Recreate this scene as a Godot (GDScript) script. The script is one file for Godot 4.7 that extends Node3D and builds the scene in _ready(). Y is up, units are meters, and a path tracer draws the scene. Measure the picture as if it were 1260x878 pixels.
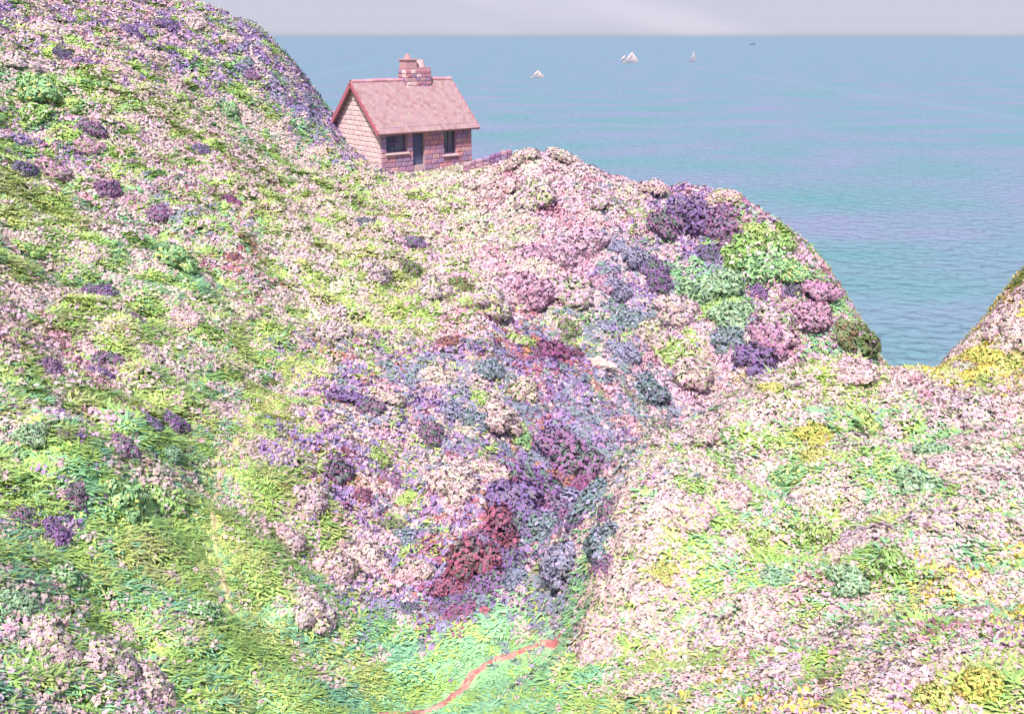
extends Node3D
# A flowering cliff valley with a small pink cottage above the sea.
const SEA := -28.0
const RBF := [-0.5440,-18.5000,0.058901901,-2.6092,-17.6000,-0.10155041,1.2976,-19.2000,-1.1364165,-1.3793,-20.5000,0.081527223,0.1955,-20.4000,0.015990521,-1.4762,-22.3000,-0.035788523,-3.2104,-21.0000,-0.07034216,0.2287,-24.5000,-0.20727382,2.1017,-26.8000,-0.15535679,3.0857,-29.5000,-0.05859207,-7.4856,-12.0000,-0.018583672,-6.5427,-13.8000,0.018999724,-5.1500,-15.8000,-0.093464062,-3.8049,-16.8000,0.11011105,-9.1670,-15.5000,-0.011105261,-7.9795,-17.0000,0.057835547,-6.5709,-19.5000,-0.052233086,-5.2567,-20.8000,0.1930907,-11.7353,-21.0000,-0.027371984,-10.2007,-23.0000,0.029401844,-8.2504,-25.0000,-0.040443167,-6.3640,-25.2000,0.20141772,-16.4186,-31.0000,-0.022106317,-14.2916,-34.0000,0.015298605,-11.1811,-38.0000,0.0076532524,-7.7749,-40.0000,0.0034509221,-5.0413,-36.5000,-0.038920038,-6.6162,-30.0000,0.0013904909,-22.3131,-44.0000,-0.030009657,-19.2225,-48.0000,0.03354138,-15.2516,-54.0000,-0.0065352486,-10.6451,-54.0000,-0.051268254,-11.8581,-48.0000,0.002123837,-27.0131,-55.0000,-0.00037833973,-23.4448,-60.0000,-0.014914862,-9.6789,-60.0000,-0.048147131,-6.1429,-57.5000,-0.031672103,-2.4169,-59.0000,0.022283989,-8.7172,-56.0000,0.057054697,-3.8737,-52.0000,-0.020682833,0.4066,-49.0000,0.0077956596,0.4656,-57.0000,-0.002866737,2.7437,-56.0000,0.061323013,4.6596,-54.0000,-0.041407876,7.2907,-52.0000,0.0043982888,10.0216,-50.5000,0.035094815,12.0202,-49.0000,0.023115694,13.3252,-47.5000,0.018181811,14.3760,-46.0000,0.057208981,15.4129,-44.5000,-0.087339866,16.2812,-43.5000,0.16574583,15.6348,-42.0000,0.2370955,-2.5437,-43.0000,0.01551621,1.1185,-44.0000,-0.017684205,4.5635,-45.0000,0.033878687,8.6227,-46.5000,-0.057688256,11.6187,-44.0000,-0.08787219,11.8219,-41.5000,0.11471064,-2.1567,-35.5000,0.046839733,1.0024,-38.5000,-0.017856537,3.7812,-39.5000,-0.0054830812,7.2511,-42.0000,-0.043010185,9.4240,-40.0000,0.054269121,-4.4461,-31.5000,-0.0073599421,-1.9559,-31.5000,0.006234188,0.5819,-32.8000,0.0069805518,2.6490,-33.0000,0.00085143345,5.2312,-34.5000,0.087133206,-5.3498,-25.5000,-0.17996192,-3.6395,-26.6000,-0.0066562346,-1.4886,-27.2000,0.0018869453,0.2601,-28.6000,0.056889802,-4.7501,-22.0000,-0.1532742,-2.8231,-23.2000,0.041610481,-1.5634,-24.0000,0.086414438,-0.7086,-25.6000,0.1261151,1.9221,-19.5000,0.64850797,1.5651,-18.2000,0.55674989,2.5860,-21.0000,0.12518015,3.5118,-23.0000,0.12466447,4.8334,-24.7000,0.099634393,6.5860,-26.7000,0.039079399,8.1713,-28.3000,0.15087048,10.0814,-29.6000,0.10829325,12.0472,-31.0000,0.14594273,14.1023,-31.5000,-0.10398038,2.1370,-17.0000,-0.17537467,3.0329,-14.0000,0.03896518,4.6048,-12.6000,-0.0043896809,5.9617,-11.6000,0.0069199581,6.8492,-11.0000,0.026737437,3.7588,-18.2000,-0.064655383,6.0785,-17.5000,-0.004276865,8.0546,-16.5000,0.0072501738,9.3444,-15.8000,-0.012943996,5.3632,-21.9000,-0.15382597,8.1174,-22.5000,-0.011941583,10.3181,-22.0000,0.00046941823,11.9326,-21.0000,0.022069167,9.9737,-27.5000,-0.19146149,13.3793,-27.5000,-0.020098776,14.8070,-32.5000,0.021561092,16.3418,-34.0000,0.26260846,17.7907,-35.0000,0.054248897,19.3190,-36.0000,0.12154881,16.9956,-31.0000,-0.15807715,15.9597,-31.0000,0.068222088,22.2592,-37.0000,-0.085799347,-24.4716,-73.0000,-0.010023871,-22.1251,-66.0000,-0.01277345,-21.1595,-73.0000,0.067779655,-19.4204,-67.0000,0.012300988,-18.7045,-72.0000,0.0045127432,-17.1458,-66.0000,-0.029671633,-16.2967,-71.0000,-0.0011718523,-14.9195,-65.0000,0.021491876,-14.4870,-70.0000,0.15263592,-13.2452,-64.0000,0.11719541,-13.3741,-69.0000,0.10099452,-12.2111,-63.0000,-0.026544471,-12.3311,-68.0000,-0.14253695,-11.2430,-62.0000,0.024657644,-20.7828,-80.0000,0.017093328,-15.7287,-76.0000,-0.10624713,-12.0224,-70.5000,-0.19227035,-12.2600,-76.0000,-0.015689317,0.0000,0.0000,0.031175949,-6.0000,0.5000,-0.003920659,6.0000,0.5000,0.0085824146,-14.0000,-2.0000,0.0097826051,14.0000,-2.0000,0.01247119,0.0000,8.0000,-0.01609018,-20.0000,6.0000,1.301305e-05,20.0000,6.0000,-0.0045662476,-3.0000,-9.5000,-0.0019096327,5.0000,-8.0000,-0.051933197,-22.0000,-12.0000,-0.0043271217,-28.0000,-20.0000,0.017829301,-38.0000,-40.0000,0.0053480317,-48.0000,-60.0000,-0.016885086,-40.0000,-70.0000,8.4044623e-05,-50.0000,-82.0000,0.0086839459,-35.0000,-88.0000,-0.0095155783,-22.0000,-82.0000,-0.010534448,-8.0000,-76.0000,0.09212124,2.0000,-70.0000,0.0084650497,8.0000,-66.0000,-0.015216037,15.0000,-61.0000,-0.017789132,22.0000,-55.0000,0.00040191012,25.0000,-48.0000,0.056440761,-60.0000,-20.0000,-0.0039832825,-60.0000,-60.0000,0.014728179,-45.0000,0.0000,-0.0019412431,7.5000,-33.0000,-0.18658088,11.0000,-36.5000,-0.017967635,14.5000,-38.8000,-0.19646304,18.5000,-41.0000,-0.45834519,24.0000,-44.0000,-0.38345585,15.5000,-35.5000,-0.24492466,18.5000,-38.0000,0.028626689,21.0000,-40.0000,0.25135222,25.0000,-42.0000,0.27498795,33.0000,-40.0000,-0.017935621,40.0000,-36.0000,-0.0043936306,34.0000,-20.0000,-0.00038748416,26.0000,-12.0000,-0.0074339157,45.0000,-10.0000,0.0041452122,45.0000,-48.0000,0.0091204945,35.0000,-50.0000,0.017670331,28.0000,-56.0000,-0.0089801335,-30.0000,-110.0000,-0.00076901332,10.0000,-95.0000,0.0009859466,40.0000,-80.0000,-0.0073763455,60.0000,-70.0000,0.0071476528,70.0000,-40.0000,-0.006100474,-80.0000,-90.0000,-0.0026155941]
const RBF3 := [39.933179,-0.24077109,0.33326204]
# what grows where: x, z, then shares of lime grass, mint grass, yellow-green grass, pale pink, mauve, violet, slate-leaved, russet, dry, cream, yellow
const PLANTS := [  # violet, slate and russet in the gully and bank also paint their shade
	[-23.65,-52.7,0.39,0.15,0,0.15,0.2,0.12,0,0,0,0,0],
	[-19.73,-58.3,0.36,0.09,0,0.14,0.18,0.23,0,0,0,0,0],
	[-14.64,-61.7,0.3,0.15,0,0.2,0,0.3,0.05,0,0,0,0],
	[-12.04,-59.85,0,0.28,0,0.22,0,0.39,0.11,0,0,0,0],
	[-17.02,-56.2,0.42,0.21,0,0.21,0,0.16,0,0,0,0,0],
	[-20.12,-52.8,0.4,0,0,0.4,0.12,0.07,0,0,0,0,0],
	[-21.23,-46.5,0.56,0.22,0,0.22,0,0,0,0,0,0,0],
	[-17.22,-49.75,0.42,0,0.16,0.42,0,0,0,0,0,0,0],
	[-15.12,-55.25,0.21,0.26,0,0.53,0,0,0,0,0,0,0],
	[-11.51,-54.05,0.2,0.2,0.1,0.5,0,0,0,0,0,0,0],
	[-19.65,-42.4,0.53,0.21,0,0,0.16,0.11,0,0,0,0,0],
	[-16.69,-43.45,0.45,0.1,0,0.3,0.15,0,0,0,0,0,0],
	[-14.26,-45.8,0.39,0,0,0.44,0.17,0,0,0,0,0,0],
	[-11.24,-45.25,0.32,0,0.21,0.47,0,0,0,0,0,0,0],
	[-17.41,-35.65,0.32,0,0.53,0.16,0,0,0,0,0,0,0],
	[-15.87,-38.35,0.32,0.32,0,0.21,0.16,0,0,0,0,0,0],
	[-13.68,-40.2,0.3,0.2,0,0.2,0.2,0,0.1,0,0,0,0],
	[-15.25,-30,0.25,0.15,0.2,0.4,0,0,0,0,0,0,0],
	[-14.12,-32.75,0.41,0.24,0,0.35,0,0,0,0,0,0,0],
	[-12.21,-34.3,0.37,0.42,0,0.21,0,0,0,0,0,0,0],
	[-10.25,-36.65,0.25,0.2,0.1,0.3,0.1,0,0,0.05,0,0,0],
	[-8.03,-41.55,0.15,0,0.1,0.65,0,0,0,0,0,0.1,0],
	[-7.28,-36.95,0.21,0,0.26,0.32,0,0,0,0,0,0.21,0],
	[-12.52,-25.3,0.22,0,0,0.39,0.22,0,0,0,0.17,0,0],
	[-11.97,-28.9,0.35,0,0.18,0.35,0,0,0,0,0.12,0,0],
	[-10.83,-31.45,0.33,0.17,0,0.39,0,0,0,0,0,0.11,0],
	[-9.01,-31.45,0.37,0.16,0.26,0.21,0,0,0,0,0,0,0],
	[-11.1,-21.95,0.37,0.16,0.26,0.21,0,0,0,0,0,0,0],
	[-10.2,-24.6,0.44,0,0.33,0.22,0,0,0,0,0,0,0],
	[-9.16,-27.4,0.33,0.22,0,0.44,0,0,0,0,0,0,0],
	[-7.23,-28.1,0.26,0,0.32,0.32,0,0,0,0,0.11,0,0],
	[-9.98,-19.3,0.33,0.22,0.11,0.22,0,0.11,0,0,0,0,0],
	[-9.46,-22.5,0.59,0.24,0,0,0.18,0,0,0,0,0,0],
	[-8.23,-22.8,0.56,0.28,0,0.17,0,0,0,0,0,0,0],
	[-6.44,-23.55,0.32,0,0.32,0.37,0,0,0,0,0,0,0],
	[-9.02,-17.05,0.41,0.29,0.12,0.18,0,0,0,0,0,0,0],
	[-8.09,-19,0.74,0.16,0.11,0,0,0,0,0,0,0,0],
	[-6.84,-18.1,0.6,0.15,0.25,0,0,0,0,0,0,0,0],
	[-5.65,-20.05,0.4,0,0.35,0.25,0,0,0,0,0,0,0],
	[-8.34,-15.4,0.5,0.17,0,0.33,0,0,0,0,0,0,0],
	[-7.34,-15.95,0.44,0.17,0,0.39,0,0,0,0,0,0,0],
	[-7.4,-14.35,0.16,0.21,0,0.47,0.16,0,0,0,0,0,0],
	[-6.23,-16,0.61,0.11,0.11,0.17,0,0,0,0,0,0,0],
	[-5.26,-17.55,0.55,0.15,0.2,0.1,0,0,0,0,0,0,0],
	[-4.42,-20.25,0.28,0.17,0,0.56,0,0,0,0,0,0,0],
	[-4.3,-16.85,0.5,0.3,0.2,0,0,0,0,0,0,0,0],
	[-3.6,-18.5,0.32,0.53,0.16,0,0,0,0,0,0,0,0],
	[-1.74,-20,0.05,0.95,0,0,0,0,0,0,0,0,0],
	[-2.86,-19.75,0.2,0.7,0,0.1,0,0,0,0,0,0,0],
	[-1.4,-20.9,0.22,0.78,0,0,0,0,0,0,0,0,0],
	[-0.2,-20.7,0.16,0.74,0,0,0,0,0.11,0,0,0,0],
	[1.14,-19.8,0.22,0.67,0,0.11,0,0,0,0,0,0,0],
	[-3.02,-18.1,0.33,0.67,0,0,0,0,0,0,0,0,0],
	[-1.3,-19,0.11,0.89,0,0,0,0,0,0,0,0,0],
	[-0.19,-19.45,0.11,0.89,0,0,0,0,0,0,0,0,0],
	[1.13,-16.4,0.44,0.56,0,0,0,0,0,0,0,0,0],
	[0.58,-20.05,0.11,0.89,0,0,0,0,0,0,0,0,0],
	[-2.58,-20.7,0.22,0.78,0,0,0,0,0,0,0,0,0],
	[0.49,-16.65,0.33,0.67,0,0,0,0,0,0,0,0,0],
	[-1.59,-17.85,0.22,0.78,0,0,0,0,0,0,0,0,0],
	[-7.95,-16.5,0.82,0.18,0,0,0,0,0,0,0,0,0],
	[-5.8,-18.45,0.56,0.22,0.22,0,0,0,0,0,0,0,0],
	[-6.78,-16.4,0.71,0.29,0,0,0,0,0,0,0,0,0],
	[-6.8,-21.05,0.62,0,0.25,0.12,0,0,0,0,0,0,0],
	[-9.25,-20.4,0.56,0.33,0,0.11,0,0,0,0,0,0,0],
	[-0.54,-18.3,0.2,0.8,0,0,0,0,0,0,0,0,0],
	[-2,-18.5,0.2,0.8,0,0,0,0,0,0,0,0,0],
	[0.19,-19.85,0.1,0.9,0,0,0,0,0,0,0,0,0],
	[0.83,-16.95,0.44,0.56,0,0,0,0,0,0,0,0,0],
	[-4.46,-24.1,0.2,0,0.15,0.5,0.15,0,0,0,0,0,0],
	[-5.41,-23.45,0.32,0,0.21,0.47,0,0,0,0,0,0,0],
	[-4.96,-27.5,0.13,0,0,0.27,0.18,0.22,0,0.06,0.13,0,0],
	[-3.44,-29.6,0.18,0,0.09,0.37,0.14,0.11,0.11,0,0,0,0],
	[-5.39,-30.45,0.1,0,0,0.25,0.2,0.3,0.1,0.05,0,0,0],
	[-4.97,-25.95,0.12,0,0,0.31,0,0.31,0,0.12,0.12,0,0],
	[-2.23,-31.4,0,0,0,0.25,0.12,0.25,0.38,0,0,0,0],
	[-0.83,-31.15,0.21,0,0.11,0.47,0,0.11,0.11,0,0,0,0],
	[-1.68,-26.15,0.22,0,0,0.56,0.22,0,0,0,0,0,0],
	[-3.29,-23.5,0.15,0,0,0.2,0.3,0.2,0.15,0,0,0,0],
	[-2.7,-21.85,0,0.11,0,0,0.22,0.44,0.22,0,0,0,0],
	[0.24,-26.4,0,0,0,0,0,0.53,0.21,0.26,0,0,0],
	[0.79,-29,0,0,0,0,0,0.67,0.17,0.17,0,0,0],
	[1.69,-31.25,0,0,0,0,0,0.5,0.4,0.1,0,0,0],
	[-0.69,-24.9,0,0,0,0,0,0.44,0.11,0.44,0,0,0],
	[-1.47,-22.15,0,0,0,0,0,0.62,0.12,0.25,0,0,0],
	[-1.08,-23.1,0,0,0,0,0,0.39,0.22,0.39,0,0,0],
	[1.9,-30,0,0,0,0,0,0.44,0.39,0.17,0,0,0],
	[1.94,-21,0,0,0,0,0.2,0.1,0.7,0,0,0,0],
	[2.96,-29.6,0,0,0,0,0.16,0.11,0.74,0,0,0,0],
	[1.4,-21.6,0,0,0,0.12,0.25,0,0.62,0,0,0,0],
	[0.99,-21.15,0,0.2,0,0.25,0,0,0.3,0,0.25,0,0],
	[0.2,-21.05,0.26,0.37,0,0,0,0,0.16,0,0.21,0,0],
	[-0.44,-23.6,0,0,0,0,0,0.5,0.3,0.2,0,0,0],
	[0.47,-25.5,0,0,0,0,0,0.44,0.44,0.11,0,0,0],
	[1.3,-28.4,0,0,0,0,0,0.56,0.44,0,0,0,0],
	[2.59,-32.05,0,0,0,0,0.12,0.38,0.5,0,0,0,0],
	[3.34,-32.35,0,0,0,0,0.29,0,0.71,0,0,0,0],
	[0.62,-22.05,0,0,0,0,0.12,0.25,0.62,0,0,0,0],
	[1.53,-20.35,0,0,0,0.14,0.29,0,0.57,0,0,0,0],
	[2.22,-28.6,0,0,0,0,0,0.38,0.62,0,0,0,0],
	[-6.69,-50.35,0.32,0,0.16,0.53,0,0,0,0,0,0,0],
	[-3.05,-52.8,0.32,0,0,0.47,0,0,0,0,0,0.21,0],
	[0.43,-51.85,0,0,0,0.58,0.26,0,0,0,0,0.16,0],
	[3.11,-54.15,0,0,0,0.56,0.44,0,0,0,0,0,0],
	[-0.39,-46.05,0,0.11,0.16,0.42,0,0,0,0,0,0.32,0],
	[-3.36,-44.35,0.22,0,0,0.61,0.17,0,0,0,0,0,0],
	[-5.22,-41.05,0.33,0,0.39,0.28,0,0,0,0,0,0,0],
	[-5.71,-36.85,0.33,0,0.28,0.39,0,0,0,0,0,0,0],
	[-2.34,-39,0.29,0,0,0.41,0.18,0,0,0,0.12,0,0],
	[0.37,-43.15,0,0,0,0.5,0.39,0,0,0,0,0.11,0],
	[2.62,-44.25,0,0,0,0.28,0.72,0,0,0,0,0,0],
	[3.58,-47.7,0,0,0,0.41,0.59,0,0,0,0,0,0],
	[6.08,-48.7,0.12,0.18,0,0.41,0.29,0,0,0,0,0,0],
	[4.65,-46.1,0,0,0,0.24,0.41,0,0.35,0,0,0,0],
	[5.11,-42.5,0,0.11,0,0,0,0.22,0.67,0,0,0,0],
	[4.92,-44.65,0,0,0,0,0.25,0.25,0.5,0,0,0,0],
	[5.4,-38.5,0,0,0,0.14,0.29,0,0.57,0,0,0,0],
	[3.18,-40.95,0.29,0.18,0,0.35,0,0,0.18,0,0,0,0],
	[1.31,-37.55,0,0,0,0,0,0.33,0.22,0.44,0,0,0],
	[6.45,-44.65,0,0.29,0,0.47,0,0.24,0,0,0,0,0],
	[8.85,-48.25,0,0,0,0,0.33,0.67,0,0,0,0,0],
	[10.49,-46.1,0.24,0.59,0,0,0,0.18,0,0,0,0,0],
	[12.71,-45.7,0.47,0.2,0,0,0.33,0,0,0,0,0,0],
	[9.72,-43.75,0.17,0.67,0,0,0,0,0.17,0,0,0,0],
	[11.99,-42.3,0,0,0,0,0.56,0.44,0,0,0,0,0],
	[14.19,-42.15,0.41,0.35,0,0,0.24,0,0,0,0,0,0],
	[7.97,-41.95,0.19,0,0,0.56,0.25,0,0,0,0,0,0],
	[6.55,-39.4,0,0,0,0.35,0.41,0,0.24,0,0,0,0],
	[4.71,-35.4,0,0.1,0,0.3,0.25,0,0.15,0,0.2,0,0],
	[9.33,-39.4,0,0,0,0.35,0.41,0,0,0,0.24,0,0],
	[7.71,-26.55,0.11,0,0,0.89,0,0,0,0,0,0,0],
	[2.05,-18.85,0,0.11,0,0.89,0,0,0,0,0,0,0],
	[2.22,-19.9,0.11,0,0,0.89,0,0,0,0,0,0,0],
	[2.56,-20.75,0,0.11,0,0.89,0,0,0,0,0,0,0],
	[3.12,-21.5,0.11,0,0,0.89,0,0,0,0,0,0,0],
	[4.26,-22.6,0.18,0,0,0.82,0,0,0,0,0,0,0],
	[5.57,-24.1,0.11,0,0,0.89,0,0,0,0,0,0,0],
	[9.42,-28.25,0.11,0,0,0.89,0,0,0,0,0,0,0],
	[1.62,-17.75,0,0.22,0,0.78,0,0,0,0,0,0,0],
	[11.2,-28.3,0.22,0,0,0.67,0.11,0,0,0,0,0,0],
	[13.38,-27.5,0.12,0,0,0.76,0.12,0,0,0,0,0,0],
	[9.61,-27.15,0.37,0,0.21,0.42,0,0,0,0,0,0,0],
	[11.42,-25.6,0.21,0.42,0,0.37,0,0,0,0,0,0,0],
	[4.94,-22.95,0.26,0.21,0,0.53,0,0,0,0,0,0,0],
	[7.12,-22.55,0.3,0.25,0.1,0.35,0,0,0,0,0,0,0],
	[10.85,-21.05,0,0.11,0,0.79,0,0,0,0,0,0.11,0],
	[9.1,-19.9,0.21,0.37,0,0.42,0,0,0,0,0,0,0],
	[3.17,-20.45,0.2,0.2,0,0.6,0,0,0,0,0,0,0],
	[4.58,-19.95,0.32,0.21,0,0.47,0,0,0,0,0,0,0],
	[6.2,-19.15,0.32,0.21,0,0.47,0,0,0,0,0,0,0],
	[7.77,-19.15,0.22,0,0.11,0.67,0,0,0,0,0,0,0],
	[8.73,-17,0,0.33,0,0.67,0,0,0,0,0,0,0],
	[2.64,-18.8,0.26,0,0.21,0.53,0,0,0,0,0,0,0],
	[4.18,-17.7,0.26,0.11,0,0.63,0,0,0,0,0,0,0],
	[5.92,-16.95,0.26,0.32,0,0.32,0.11,0,0,0,0,0,0],
	[7.08,-16.3,0.25,0.35,0.15,0.25,0,0,0,0,0,0,0],
	[8.58,-15.4,0,0,0.22,0.56,0,0,0,0,0.11,0,0.11],
	[2.17,-17.35,0.21,0,0.11,0.68,0,0,0,0,0,0,0],
	[3.41,-16.05,0.21,0,0.11,0.53,0,0,0,0,0,0.16,0],
	[4.82,-15.15,0.24,0,0,0.59,0.18,0,0,0,0,0,0],
	[6.03,-13.85,0.28,0.33,0,0.39,0,0,0,0,0,0,0],
	[6.97,-13.1,0.22,0,0,0.56,0.22,0,0,0,0,0,0],
	[2,-15.65,0.42,0.26,0.21,0.11,0,0,0,0,0,0,0],
	[3.62,-13.6,0,0.24,0.24,0.47,0,0,0,0,0,0,0.06],
	[5.27,-12.45,0,0,0.21,0.52,0.21,0,0,0,0,0,0.07],
	[6.57,-11.75,0.35,0,0.5,0.15,0,0,0,0,0,0,0],
	[15.97,-32.85,0,0,0.44,0.44,0,0,0,0,0,0,0.11],
	[17.69,-33.1,0,0,0.5,0.4,0,0,0,0,0,0,0.1],
	[16.96,-33.15,0,0,0.33,0.56,0,0,0,0,0,0,0.11],
	[17.23,-32.9,0,0,0.4,0.5,0,0,0,0,0,0,0.1],
	[14.98,-32,0,0,0.56,0,0,0,0,0,0.22,0,0.22]]
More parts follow.
